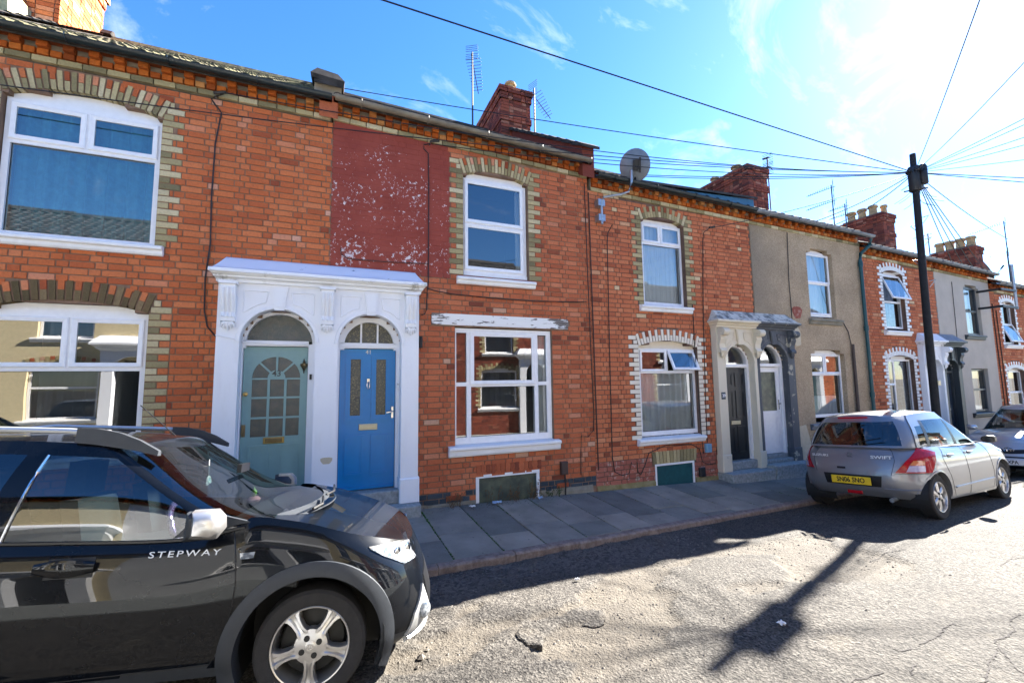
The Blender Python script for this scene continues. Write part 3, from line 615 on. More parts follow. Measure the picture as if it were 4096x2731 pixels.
def chimney(H, x0, x1, y0, y1, z0, z1, pots=(), mt='brick_stack', band=None):
    """brick stack with oversailing courses; every brick a piece of its own"""
    rnd = random.Random(int(x0*77)); st = MB().box(x0+.012, x1-.012, y0+.012, y1-.012, z0, z1).build('chimney', 'mortar_dark', H['root']); n = int((z1-z0)/CH); L = []
    for i in range(n):
        z = z0+i*CH; top = n-i; g = .03 if top in (3, 4) else .06 if top in (1, 2) else .0; m_ = mt
        if band and abs((z-z0)/(z1-z0)-band) < .04: g = .025; m_ = 'brick_blue'
        for face in range(4):
            a, b = ((x0, x1), (y0, y1))[face % 2]; a -= g; b += g; p = a-(.12 if i % 2 else 0); k = i % 2
            while p < b:
                wd = SW if k % 2 == 0 else HW; k += 1; q0, q1 = max(p, a), min(p+wd, b); p += wd+JT
                if q1-q0 < .03: continue
                j = rnd.uniform(-.003, .003); t = rnd.random()
                B = {0: (q0, q1, y0-g+j, y0+.06), 1: (x1-.06, x1+g+j, q0, q1), 2: (q0, q1, y1-.06, y1+g+j), 3: (x0-g+j, x0+.06, q0, q1)}[face]
                L.append((face, B, z, m_, t))
    L.sort(key=lambda e: 0 if e[0] == 0 or (e[0] == 3 and x0 > 0) or (e[0] == 1 and x0 < 0) else 1); cnt = 0
    for face, B, z, m_, t in L:
        if (face == 0 or (face == 3 and x0 > 0) or (face == 1 and x0 < 0)) and cnt < 110:
            o = MB().box(*B, z+JT/2, z+CH-JT/2).build('chimney_brick', m_, st); o['tint'] = t; cnt += 1
        else: H.setdefault('cs', MB()).box(*B, z+JT/2, z+CH-JT/2, t)
    if 'cs' in H: H.pop('cs').build('chimney_brickwork', mt, st, tint=True)['kind'] = 'stuff'
    zt = z0+n*CH; fixn(MB().rings([[(x0-.03, y0-.03, zt), (x1+.03, y0-.03, zt), (x1+.03, y1+.03, zt), (x0-.03, y1+.03, zt)], [(x0+.12, y0+.12, zt+.07), (x1-.12, y0+.12, zt+.07), (x1-.12, y1-.12, zt+.07), (x0+.12, y1-.12, zt+.07)]]).build('flaunching', 'mortar_old', st))
    for (px, py, h, r) in pots: pot(st, px, py, zt+.02, h, r)
    return st
def cable(H, pts, r=.006, mt='cable_black', sag=0):
    return MB().tube(pts, r, 5).build('cable', mt, H['root'])
def newhouse(label, x0):
    return {'root': thing('terraced_house', label, 'house', (0, 0, 0), 'brick terraced houses along the pavement'), 'q': []}

# ======================= number 43 (orange brick, wide windows)
H = newhouse('orange brick terraced house with pale sage door and wide white two-light windows', -4.2); h43 = H
U = Opening(-3.52, -2.05, 3.47, 5.17, .13, .235, .225, .115, 'brick_buff', 'brick_buff', 'brick_orange', 25, 0)
Lo = Opening(-3.53, -2.06, 1.0, 2.69, .115, .225, .225, .115, 'brick_buff', 'brick_sooty', 'brick_orange', 21, 1)
def bm43(x, z, r): return 'brick_orange'
facade(H, -4.2, -.08, .0-.1, lambda x: 5.585, [U, Lo, Opening(-1.09, -.22, -.1, 2.356, .43, 0)], [(-1.34, 1.14, -.2, 3.3)], bm43, 'mortar', 300, seed=43)
eaves(H, -4.2, -.10, lambda x: 5.615, 'gutter_black', pitch=.675, tile='tile_mossy')
def win43(o, zt, z0, ztop, y=.075):
    fr = frame(MB(), o.x0+.012, o.x1-.012, z0, ztop, y, (.06, .06, .07, .07), .07); fr.box(o.x0+.07, o.x1-.07, y+.001, y+.069, zt-.03, zt+.03); fr.box(o.cx-.02, o.cx+.02, y+.001, y+.069, zt+.03, ztop-.07)
    wn = fr.build('window', 'pvc', H['root']); a, b = o.x0+.05, o.x1-.05
    sash(a, o.cx-.012, zt+.012, ztop-.045, y-.018, wn); sash(o.cx+.012, b, zt+.012, ztop-.045, y-.018, wn); pane(o.x0+.072, o.x1-.072, z0+.07, zt-.03, y+.03, wn)
    headboard(H, o, ztop, y, parent=wn); return wn
win43(U, 4.63, 3.50, 5.13); win43(Lo, 2.03, 1.06, 2.66)
sill(H, -3.66, -1.95, 3.51); sill(H, -3.66, -1.95, 1.05)
interior(H, U.x0, U.x1, 3.4, 5.3, .1, mt='room'); interior(H, Lo.x0, Lo.x1, 1.0, 2.8, .1, mt='room')
drape(H, -3.5, -2.07, 3.45, 5.2, .24, 7, .035, 'curtain_sky_tint', seed=4)
# ======================= number 41 (red painted panel, blue door)
H = newhouse('mid-red brick terraced house with flaking dark red painted panel and blue door', -.08); h41 = H
U = Opening(1.855, 2.99, 3.45, 5.15, .10, .235, .225, .115, 'brick_buff', 'brick_buff', 'brick_orange', 21, 0)
Lo = Opening(1.72, 3.39, .85, 2.665); Ce = Opening(2.04, 3.11, -.12, .41)
def zs41(x): return lerp(5.63, 5.50, (x-.0)/4.1) if x > 0 else 5.63
def bm41(x, z, r):
    if -.07 < x < 1.625 and 3.42 < z: return 'panel_red_flecked'
    if .075 < z < .24 and x > 1.1: return 'brick_blue' if r.random() > .08 else 'brick_mid'
    if z < .075 and x > 1.1: return None
    return 'brick_mid'
facade(H, -.08, 4.18, -.2, lambda x: zs41(x)-.03, [U, Lo, Ce, Opening(.05, .90, -.1, 2.356, .425, 0)], [(-1.34, 1.14, -.2, 3.3), (1.355, 3.70, 2.69, 2.865)], bm41, 'mortar', 300, seed=41)
MB().box(-.06, 1.622, .0035, .0088, 3.445, 5.59).build('painted_panel', 'panel_red_flecked', H['root'])
eaves(H, -.08, 4.16, zs41, 'gutter_beige', pitch=.66, tile='tile_dark', gx=(-.06, 4.12))
fr = frame(MB(), U.x0+.02, U.x1-.012, 3.55, 5.12, .08, (.05, .075, .08, .06), .07); fr.box(U.x0+.06, U.x1-.08, .081, .149, 4.345, 4.385); wn = fr.build('window', 'pvc', H['root'])
sash(U.x0+.035, U.x1-.065, 4.375, 5.09, .055, wn, .06); sash(U.x0+.035, U.x1-.065, 3.60, 4.355, .055, wn, .06); headboard(H, U, 5.12, .08, parent=wn)
MB().box(U.x0+.02, U.x1-.012, .06, .15, 3.47, 3.56).build('window_board', 'pvc', wn)
sill(H, 1.74, 3.08, 3.455, h=.115); interior(H, U.x0, U.x1, 3.4, 5.3, .1, mt='room'); drape(H, 2.86, 3.0, 3.5, 5.1, .26, 2, .02, seed=9)
wn = frame(MB(), Lo.x0+.01, Lo.x1-.006, .88, 2.655, .05, (.02, .085, .10, .07), .07)
for a, b, c, d in ((1.915, 1.985, .98, 2.585), (3.075, 3.14, .98, 2.585), (1.74, 1.915, 1.755, 1.815), (3.14, 3.30, 1.755, 1.815), (1.985, 3.075, 1.745, 1.80)): wn.box(a, b, .051, .118, c, d)
wn = wn.build('window', 'pvc', H['root']); sash(1.968, 3.092, 1.775, 2.60, .03, wn, .065)
for a, b, c, d in ((1.74, 1.915, .98, 1.755), (1.985, 3.075, .98, 1.745), (3.14, 3.30, .98, 1.755), (1.74, 1.915, 1.815, 2.585), (3.14, 3.30, 1.815, 2.585)): pane(a, b, c, d, .085, wn)
interior(H, Lo.x0, Lo.x1, .8, 2.7, .1); drape(H, 3.16, 3.34, .95, 2.6, .2, 2, .02, seed=12); sill(H, 1.61, 3.475, .86, h=.15, y=-.1)
fixn(MB().box(1.355, 3.70, -.012, .1, 2.692, 2.865).build('lintel', 'timber_peeling', H['root']))
ce = frame(MB(), Ce.x0, Ce.x1, -.11, .41, .0, .05, .06).build('cellar_window', 'sill_white', H['root']); MB().box(2.09, 3.06, .03, .04, -.06, .36).build('pane', 'glass_frosted', ce)
x = 2.05
while x < 3.1: o = MB().ext([(x, .415), (x+.068, .415), (x+.068, .56), (x, .56)], 'y', -.003, .06).build('arch_brick', 'brick_mid', H['wall']); o['tint'] = random.random()*.5; x += .079
MB().rings([[(x, y, z) for y, z in ((.06, -.35), (-.018-.01*sin(x*9), -.35), (-.012-.012*sin(x*5+1), zw(x)+.03+.02*sin(x*7)), (.0, .055), (.06, .055))] for x in [1.14+i*.1 for i in range(10)]]).build('plinth', 'cement', H['root'])
MB().rings([[(x, y, z) for y, z in ((.06, -.35), (-.018-.01*sin(x*9), -.35), (-.012-.012*sin(x*5+1), zw(x)+.04+.02*sin(x*7)), (.0, .075), (.06, .075))] for x in [3.11+i*.1 for i in range(11)]]).build('plinth', 'cement', H['root'])
for a in (1.58, 3.42):
    mb = MB().box(a, a+.22, -.006, .04, .085, .155)
    for k in range(9): mb.box(a+.012+k*.023, a+.024+k*.023, -.008, -.005, .095, .145)
    mb.build('air_brick', 'brick_mid', H['root'])['tint'] = .1
bx = MB().bev(3.48, 3.605, -.07, .0, .295, .50, .012).build('meter_box', 'plastic_brown', H['root']); MB().tube([(3.56, -.03, .3), (3.565, -.03, .1), (3.56, -.03, -.08)], .012, 6).build('cable', 'plastic_black', bx)
fixn(MB().bev(1.17, 1.215, -.05, 0, 2.33, 2.50, .01).build('junction_box', 'plastic_black', H['root']))
chimney(H, 3.70, 4.50, 3.0, 4.75, 7.3, 9.22, ((4.1, 3.35, .36, .14), (4.05, 4.0, .36, .13), (4.05, 4.55, .36, .13)), band=.55)
def slopewall(H, xa, xb, zs, pitch, h, cop, y0=-.18, y1=4.0, mt='brick_stack'):
    """party wall standing above the roof slope, with its coping"""
    z = lambda y: zs+.235+(y+.2)*pitch
    MB().ext([(y0, z(y0)-.35), (y1, z(y1)-.35), (y1, z(y1)+h), (y0, z(y0)+h)], 'x', xa, xb).build('party_wall', mt, H['root'])['tint'] = .3
    mb = MB(); y = y0-.09; k = 0
    while y < y1:
        a, b = y, min(y+.34, y1); mb = MB().ext([(a, z(a)+h-.005+.012), (b+.03, z(b)+h), (b+.03, z(b)+h+.05), ((a+b)/2, z((a+b)/2)+h+.075), (a, z(a)+h+.06)], 'x', xa-.07, xb+.07); mb.build('coping', cop, H['root']); y += .33
slopewall(H, 3.98, 4.22, 5.50, .668, .20, 'tile_dark')
slopewall(h43, -.26, -.02, 5.62, .685, .12, 'tile_dark', mt='brick_mid')
MB().box(-.33, .02, -.2, .12, 5.84, 6.0).build('kneeler', 'mortar_old', h43['root']); 
fixn(MB().rings([[(-.37, -.27, 6.0), (.05, -.27, 5.97), (.05, .2, 6.15), (-.37, .2, 6.18)], [(-.38, -.28, 6.06), (.06, -.28, 6.03), (.06, .2, 6.2), (-.38, .2, 6.24)], [(-.3, -.2, 6.2), (-.03, -.2, 6.17), (-.03, .2, 6.32), (-.3, .2, 6.34)]]).build('kneeler_cap', 'tile_dark', h43['root']))
# ======================= number 39 (redder brick, cream painted arch)
H = newhouse('red brick terraced house with cream painted quoins round its ground floor window', 4.18); h39 = H
U = Opening(5.355, 6.41, 3.2, 4.865, .105, .21, .225, .115, 'brick_buff', 'brick_buff', 'brick_red', 17, 0)
Lo = Opening(5.178, 6.60, .74, 2.445, .11, .215, .222, .112, 'paint_brick_cream', 'paint_brick_cream', 'brick_red', 21, 1)
Ce = Opening(5.44, 6.37, -.22, .28)
def zs39(x): return lerp(5.28, 5.20, (x-4.2)/4.06)
def bm39(x, z, r):
    if z < .44: return 'brick_flaking' if z > -.12 else None
    return 'brick_red'
facade(H, 4.18, 8.26, -.4, lambda x: zs39(x)-.03, [U, Lo, Ce, Opening(7.19, 8.0, -.3, 2.12, .405, 0)], [(6.98, 9.24, -.5, 3.05), (5.38, 6.42, .27, .53)], bm39, 'mortar_dark', 300, seed=39)
eaves(H, 4.24, 8.26, zs39, 'gutter_black', pitch=.615, tile='tile_dark', individual=False, dent='brick_dentil')
fr = frame(MB(), U.x0+.05, U.x1+.02, 3.24, 4.86, .1, (.05, .06, .06, .05), .07); fr.box(U.x0+.1, U.x1-.04, .101, .169, 4.43, 4.49); fr.box(5.86, 5.9, .101, .169, 4.49, 4.81); wn = fr.build('window', 'pvc', H['root'])
sash(U.x0+.085, 5.868, 4.47, 4.83, .08, wn, .045); sash(5.892, U.x1-.025, 4.47, 4.83, .08, wn, .045); pane(U.x0+.1, U.x1-.04, 3.3, 4.43, .13, wn); headboard(H, U, 4.86, .1, parent=wn)
sill(H, 5.235, 6.485, 3.21, h=.12); interior(H, U.x0, U.x1, 3.2, 5.0, .13); drape(H, 5.3, 6.5, 3.2, 4.9, .25, 11, .012, 'blind', 3)
fr = frame(MB(), Lo.x0+.05, Lo.x1+.02, .79, 2.41, .1, (.05, .07, .08, .05), .07); fr.box(Lo.x0+.1, Lo.x1-.05, .101, .169, 1.94, 1.99); fr.box(5.89, 5.93, .101, .169, 1.99, 2.36); wn = fr.build('window', 'pvc', H['root'])
sash(Lo.x0+.085, 5.90, 1.97, 2.385, .08, wn, .05); sash(5.92, Lo.x1-.03, 1.97, 2.385, .08, wn, .05, tilt=radians(24)); pane(Lo.x0+.1, Lo.x1-.05, .87, 1.94, .13, wn); headboard(H, Lo, 2.41, .1, 'paint_brick_cream', wn)
sill(H, 5.06, 6.635, .755, h=.115); interior(H, Lo.x0, Lo.x1, .7, 2.5, .13); drape(H, 5.2, 6.62, .75, 1.96, .22, 9, .03, 'curtain', 5)
ce = frame(MB(), Ce.x0, Ce.x1, -.2, .29, .0, .035, .05).build('cellar_window', 'sill_white', H['root']); MB().box(5.475, 6.335, .02, .03, -.165, .255).build('board', 'cellar_green' if 'cellar_green' in M else 'pipe_green', ce)
x = 5.4
while x < 6.38: sk = (x-5.9)*.18; o = MB().ext([(x, .295), (x+.068, .295), (x+.068+sk*.3, .515), (x+sk*.3, .515)], 'y', -.004, .06).build('arch_brick', 'brick_buff', H['wall']); o['tint'] = random.random()*.7; x += .079
for a, b in ((4.19, 5.43), (6.38, 6.98)):
    MB().rings([[(x, y, z) for y, z in ((.06, -.6), (-.03-.01*sin(x*9), -.6), (-.016-.012*sin(x*5+1), zw(x)+.04+.03*sin(x*6)), (.004, zw(x)+.09), (.06, zw(x)+.09))] for x in [a+(b-a)*i/10 for i in range(11)]]).build('plinth', 'cement_mossy', H['root'])
fixn(MB().bev(6.64, 6.77, -.07, 0, .42, .58, .012).build('meter_box', 'box_blue', H['root'])); fixn(MB().bev(6.46, 6.60, -.05, 0, -.02, .15, .012).build('junction_box', 'plastic_black', H['root']))
MB().rings([[(x, -.2, zs39(x)+.24), (x, -.2, zs39(x)+.24+t), (x, .6, zs39(x)+.64+t), (x, .6, zs39(x)+.64)] for x, t in ((6.0, .0), (8.2, .17))]).build('felt_upstand', 'slate_blue', H['root'])
MB().rings([[(x, -.24, zs39(x)+.24+t), (x, -.24, zs39(x)+.285+t), (x, .7, zs39(x)+.80+t), (x, .7, zs39(x)+.70+t)] for x, t in ((5.2, -.03), (8.28, .18))]).build('verge_board', 'tile_slate', H['root'])
# ======================= number 37 (pebbledash)
H = newhouse('brown pebbledashed terraced house with dark weathered door arch', 8.26); h37 = H
U = Opening(10.06, 10.99, 3.15, 4.735, .095, 0); Lo = Opening(9.95, 11.15, .85, 2.36, .12, 0)
def zs37(x): return lerp(5.19, 5.12, (x-8.26)/3.8)
rw = MB(); k = 0
facade(H, 8.26, 12.12, -.5, lambda x: zs37(x)-.03, [U, Lo, Opening(8.155, 9.02, -.3, 2.12, .43, 0)], [], None, 'pebbledash', 0, brick=False)
H['wall'].name = 'rendered_wall'; H['wall'].location.y = -.02
eaves(H, 8.26, 12.12, zs37, 'gutter_grey', pitch=.61, tile='tile_dark', individual=False, gx=(8.2, 12.3))
fr = frame(MB(), U.x0+.03, U.x1+.02, 3.24, 4.77, .09, .05, .07); wn = fr.build('window', 'pvc', H['root'])
sash(U.x0+.07, U.x1-.02, 4.03, 4.73, .06, wn, .05); sash(U.x0+.07, U.x1-.02, 3.28, 4.05, .075, wn, .05); headboard(H, U, 4.77, .09, parent=wn); interior(H, U.x0, U.x1, 3.1, 4.9, .12); drape(H, 10.1, 11, 3.2, 4.8, .3, 5, .02, 'blind', 6)
sill(H, 9.97, 11.12, 3.16, h=.13, mt='cement')
fr = frame(MB(), Lo.x0+.03, Lo.x1+.02, .92, 2.39, .09, (.05, .06, .07, .05), .07); fr.box(Lo.x0+.08, Lo.x1-.04, .091, .159, 1.87, 1.92); fr.box(10.53, 10.57, .091, .159, 1.92, 2.34); wn = fr.build('window', 'pvc', H['root'])
sash(Lo.x0+.065, 10.54, 1.9, 2.36, .07, wn, .05); sash(10.56, Lo.x1-.02, 1.9, 2.36, .07, wn, .05); pane(Lo.x0+.08, Lo.x1-.04, .99, 1.87, .12, wn); headboard(H, Lo, 2.39, .09, parent=wn); interior(H, Lo.x0, Lo.x1, .8, 2.5, .12)
drape(H, 9.95, 10.25, .95, 2.35, .22, 3, .03, 'curtain', 7); drape(H, 10.3, 11.1, .95, 1.4, .2, 6, .02, 'curtain', 8); sill(H, 9.75, 11.25, .80, h=.13, mt='lead')
for a in ((9.6, 3.28, .15, .17), ):
    fixn(MB().ext([(a[0]+a[2]*cos(t)*(1+.25*sin(3*t)), a[1]+a[3]*sin(t)*(1+.2*cos(2*t))) for t in [2*pi*i/14 for i in range(14)]], 'y', -.018, .02).build('render_patch', 'brick_flaking', H['root'])); 
fixn(MB().ext([(9.27, 3.0), (9.55, 2.98), (9.66, 2.83), (9.64, 2.55), (9.5, 2.52), (9.36, 2.6), (9.3, 2.8)], 'y', -.0185, .02).build('render_patch', 'render_patch', H['root']))
fixn(MB().ext([(9.2, .0), (9.2, .75), (9.6, .8), (9.72, .4), (9.66, -.3), (9.2, -.3)], 'y', -.0185, .02).build('render_patch', 'render_patch', H['root']))
chimney(H, 12.12, 13.0, 2.9, 4.9, 6.6, 8.72, ((12.5, 3.6, .34, .16), (12.5, 4.5, .34, .14)), band=.62)
dp = MB().tube([(12.14, -.27, 5.2), (12.14, -.24, 5.05), (12.02, -.08, 4.86), (12.0, -.07, 4.7), (12.0, -.07, -.25)], .04, 8)
for z in (4.6, 3.0, 1.4): dp.tube([(12.0, -.07, z-.06), (12.0, -.07, z+.06)], .052, 8)
fixn(dp.build('downpipe', 'pipe_green', H['root']), 50); fixn(MB().tube([(11.42, -.06, 2.6), (11.42, -.06, -.2)], .035, 8).build('downpipe', 'plastic_brown', H['root']), 50)
# ======================= number 35 (white painted quoins)
H = newhouse('red brick terraced house with white painted toothed quoins behind the utility pole', 12.12); h35 = H
U = Opening(13.0, 13.93, 2.99, 4.49, .10, .215, .19, .10, 'paint_brick_white', 'paint_brick_white', 'brick_red', 15, 0); Lo = Opening(12.89, 14.06, .45, 2.26, .11, .21, .19, .10, 'paint_brick_white', 'paint_brick_white', 'brick_red', 17, 0)
def zs35(x): return lerp(4.86, 4.78, (x-12.2)/3.3)
facade(H, 12.12, 15.45, -.6, lambda x: zs35(x)-.03, [U, Lo, Opening(14.475, 15.125, -.6, 1.95, .325, 0)], [(14.28, 16.1, -.6, 2.8)], lambda x, z, r: 'brick_red', 'mortar_dark', 300, seed=35)
eaves(H, 12.12, 15.45, zs35, 'gutter_grey', pitch=.56, tile='tile_slate', individual=False)
fr = frame(MB(), U.x0+.08, U.x1+.03, 3.07, 4.5, .1, .05, .07); fr.box(U.x0+.13, U.x1-.02, .101, .169, 3.74, 3.79); wn = fr.build('window', 'pvc', H['root']); sash(U.x0+.1, U.x1, 3.78, 4.48, .08, wn, .05, tilt=radians(20)); pane(U.x0+.13, U.x1-.02, 3.12, 3.74, .13, wn); headboard(H, U, 4.5, .1, 'paint_brick_white', wn); interior(H, U.x0, U.x1, 3, 4.6, .13); drape(H, 13.0, 13.95, 3.05, 4.5, .25, 5, .03, 'curtain_dark', 10); sill(H, 12.85, 13.98, 2.99, h=.12)
fr = frame(MB(), Lo.x0+.08, Lo.x1+.03, .5, 2.27, .1, .05, .07); fr.box(13.3, 13.34, .101, .169, .55, 2.22); wn = fr.build('window', 'pvc', H['root']); sash(13.02, 13.32, 1.6, 2.25, .08, wn, .05); pane(13.02, 13.3, .55, 1.6, .13, wn); pane(13.34, Lo.x1-.02, .55, 2.22, .13, wn); headboard(H, Lo, 2.27, .1, 'paint_brick_white', wn); interior(H, Lo.x0, Lo.x1, .4, 2.4, .13); drape(H, 13.0, 13.3, .5, 2.2, .22, 3, .03, 'curtain', 11); drape(H, 13.5, 14.1, .5, 2.2, .22, 4, .03, 'curtain_dark', 13)
chimney(H, 19.3, 20.05, 2.9, 4.3, 5.8, 8.15, tuple((19.5 if i % 2 else 19.85, 3.1+i*.19, .42, .15 if i % 2 else .11) for i in range(7)), band=.62)
# ======================= number 33 (grey render, dark door arch)
H = newhouse('smooth grey rendered terraced house with dark framed windows and dark door arch', 15.45); h33 = H
U = Opening(16.95, 17.82, 2.97, 4.40, .09, 0); Lo = Opening(16.9, 17.83, .72, 2.02)
def zs33(x): return lerp(4.78, 4.67, (x-15.45)/3)
facade(H, 15.45, 18.45, -.6, lambda x: zs33(x)-.03, [U, Lo, Opening(15.285, 15.925, -.6, 1.95, .32, 0)], [], None, 'render_grey', 0, brick=False); H['wall'].name = 'rendered_wall'; H['wall'].location.y = -.015
eaves(H, 15.45, 18.45, zs33, 'gutter_grey', pitch=.545, tile='tile_slate', individual=False)
for o, z0, zm, z1 in ((U, 3.02, 3.72, 4.42), (Lo, .8, 1.42, 2.01)):
    fr = frame(MB(), o.x0+.02, o.x1+.01, z0, z1, .07, .045, .07); fr.box(o.x0+.06, o.x1-.03, .071, .139, zm-.025, zm+.025); wn = fr.build('window', 'pvc_grey', H['root']); pane(o.x0+.06, o.x1-.03, z0+.045, zm-.025, .1, wn); pane(o.x0+.06, o.x1-.03, zm+.025, z1-.045, .1, wn)
    if o.rise: headboard(H, o, z1, .07, 'pvc_grey', wn)
    interior(H, o.x0, o.x1, z0-.1, z1+.1, .1); drape(H, o.x0, o.x1, z0, z1, .25, 4, .02, 'blind', int(z0)); sill(H, o.x0-.2, o.x1-.0, z0-.03, h=.13, mt='paint_grey_dark')
chimney(H, 26.0, 26.7, 2.9, 4.4, 5.4, 7.6, tuple((26.35, 3.1+i*.36, .5, .17) for i in range(4)))
# ======================= number 31 and the rest of the row, number 45 beyond the near car
H = newhouse('red brick terraced house with white toothed arches past the grey rendered one', 18.45); h31 = H
U = Opening(19.15, 20.0, 2.75, 4.05, .09, .2, .14, .08, 'paint_brick_white', 'paint_brick_white', 'brick_red', 13, 0); Lo = Opening(19.05, 20.15, .6, 1.95, .1, .2, .14, .08, 'paint_brick_white', 'paint_brick_white', 'brick_red', 15, 0)
def zs31(x): return lerp(4.42, 4.36, (x-18.45)/3)
facade(H, 18.45, 21.8, -.6, lambda x: zs31(x)-.03, [U, Lo], [], lambda x, z, r: 'brick_red', 'mortar_dark', 0, seed=31)
eaves(H, 18.45, 21.8, zs31, 'gutter_grey', pitch=.56, tile='tile_slate', individual=False)
for o, z0, zm, z1, tl in ((U, 2.8, 3.42, 4.07, 20), (Lo, .66, 1.3, 1.96, 0)):
    fr = frame(MB(), o.x0+.05, o.x1+.02, z0, z1, .1, .05, .07); fr.box(o.x0+.1, o.x1-.03, .101, .169, zm-.025, zm+.025); wn = fr.build('window', 'pvc', H['root']); pane(o.x0+.1, o.x1-.03, zm+.025, z1-.05, .13, wn); sash(o.x0+.08, o.x1-.01, z0+.02, zm+.01, .08, wn, .045, tilt=radians(tl)); headboard(H, o, z1, .1, 'paint_brick_white', wn); interior(H, o.x0, o.x1, z0-.1, z1+.1, .13); drape(H, o.x0, o.x1, z0, z1, .3, 4, .02, 'curtain', int(z1)); sill(H, o.x0-.12, o.x1+.1, z0-.04, h=.12)
def plainhouse(label, x0, x1, zs, mt='brick_red', y=0.0, face=1):
    H = newhouse(label, x0); c = (x0+x1)/2; U = Opening(c-1.2, c-.1, zs-2.1, zs-.55, .1, .2, .2, .1, 'brick_buff', 'brick_buff', mt, 15, 0); Lo = Opening(c-1.3, c-.0, zs-4.7, zs-3.1, .1, .2, .2, .1, 'brick_buff', 'brick_buff', mt, 15, 0)
    facade(H, x0, x1, zs-6.2, lambda x: zs-.03, [U, Lo], [], lambda x, z, r: mt, 'mortar', 0, seed=int(x0*10)); eaves(H, x0, x1, lambda x: zs, 'gutter_black', pitch=.68 if x0 < 0 else .56, individual=False)
    for o in (U, Lo):
        fr = frame(MB(), o.x0+.01, o.x1-.01, o.z0+.04, o.z1, .08, .06, .07); zm = (o.z0+o.z1)/2; fr.box(o.x0+.07, o.x1-.07, .081, .149, zm-.03, zm+.03); wn = fr.build('window', 'pvc', H['root']); pane(o.x0+.07, o.x1-.07, o.z0+.1, zm-.03, .1, wn); pane(o.x0+.07, o.x1-.07, zm+.03, o.z1-.06, .1, wn); headboard(H, o, o.z1, .08, parent=wn); interior(H, o.x0, o.x1, o.z0, o.z1, .1); sill(H, o.x0-.12, o.x1+.12, o.z0+.03)
    return H
H45 = plainhouse('orange brick terraced house joined to the one with the sage door', -8.3, -4.2, 5.7, 'brick_orange')
for i, (a, b, z) in enumerate(((21.8, 25.2, 4.2), (25.2, 28.6, 4.05), (28.6, 32, 3.95))): plainhouse('distant red brick terraced house further down the row', a, b, z)
chimney(H45, -5.0, -4.36, 2.6, 3.95, 7.2, 9.6, ((-4.7, 3.0, .4, .14), (-4.7, 3.6, .4, .14)), mt='brick_orange')
fixn(MB().rings([[(-5.6, 2.0, 7.0), (-4.62, 2.0, 7.0), (-4.62, 2.6, 7.0), (-5.6, 2.6, 7.0)], [(-5.55, 2.05, 8.05), (-4.7, 2.05, 7.95), (-4.7, 2.6, 7.95), (-5.55, 2.6, 8.05)], [(-5.5, 2.3, 8.3), (-4.9, 2.3, 8.2), (-4.9, 2.6, 8.2), (-5.5, 2.6, 8.3)]]).build('stack_base', 'flaunch', H45['root']))
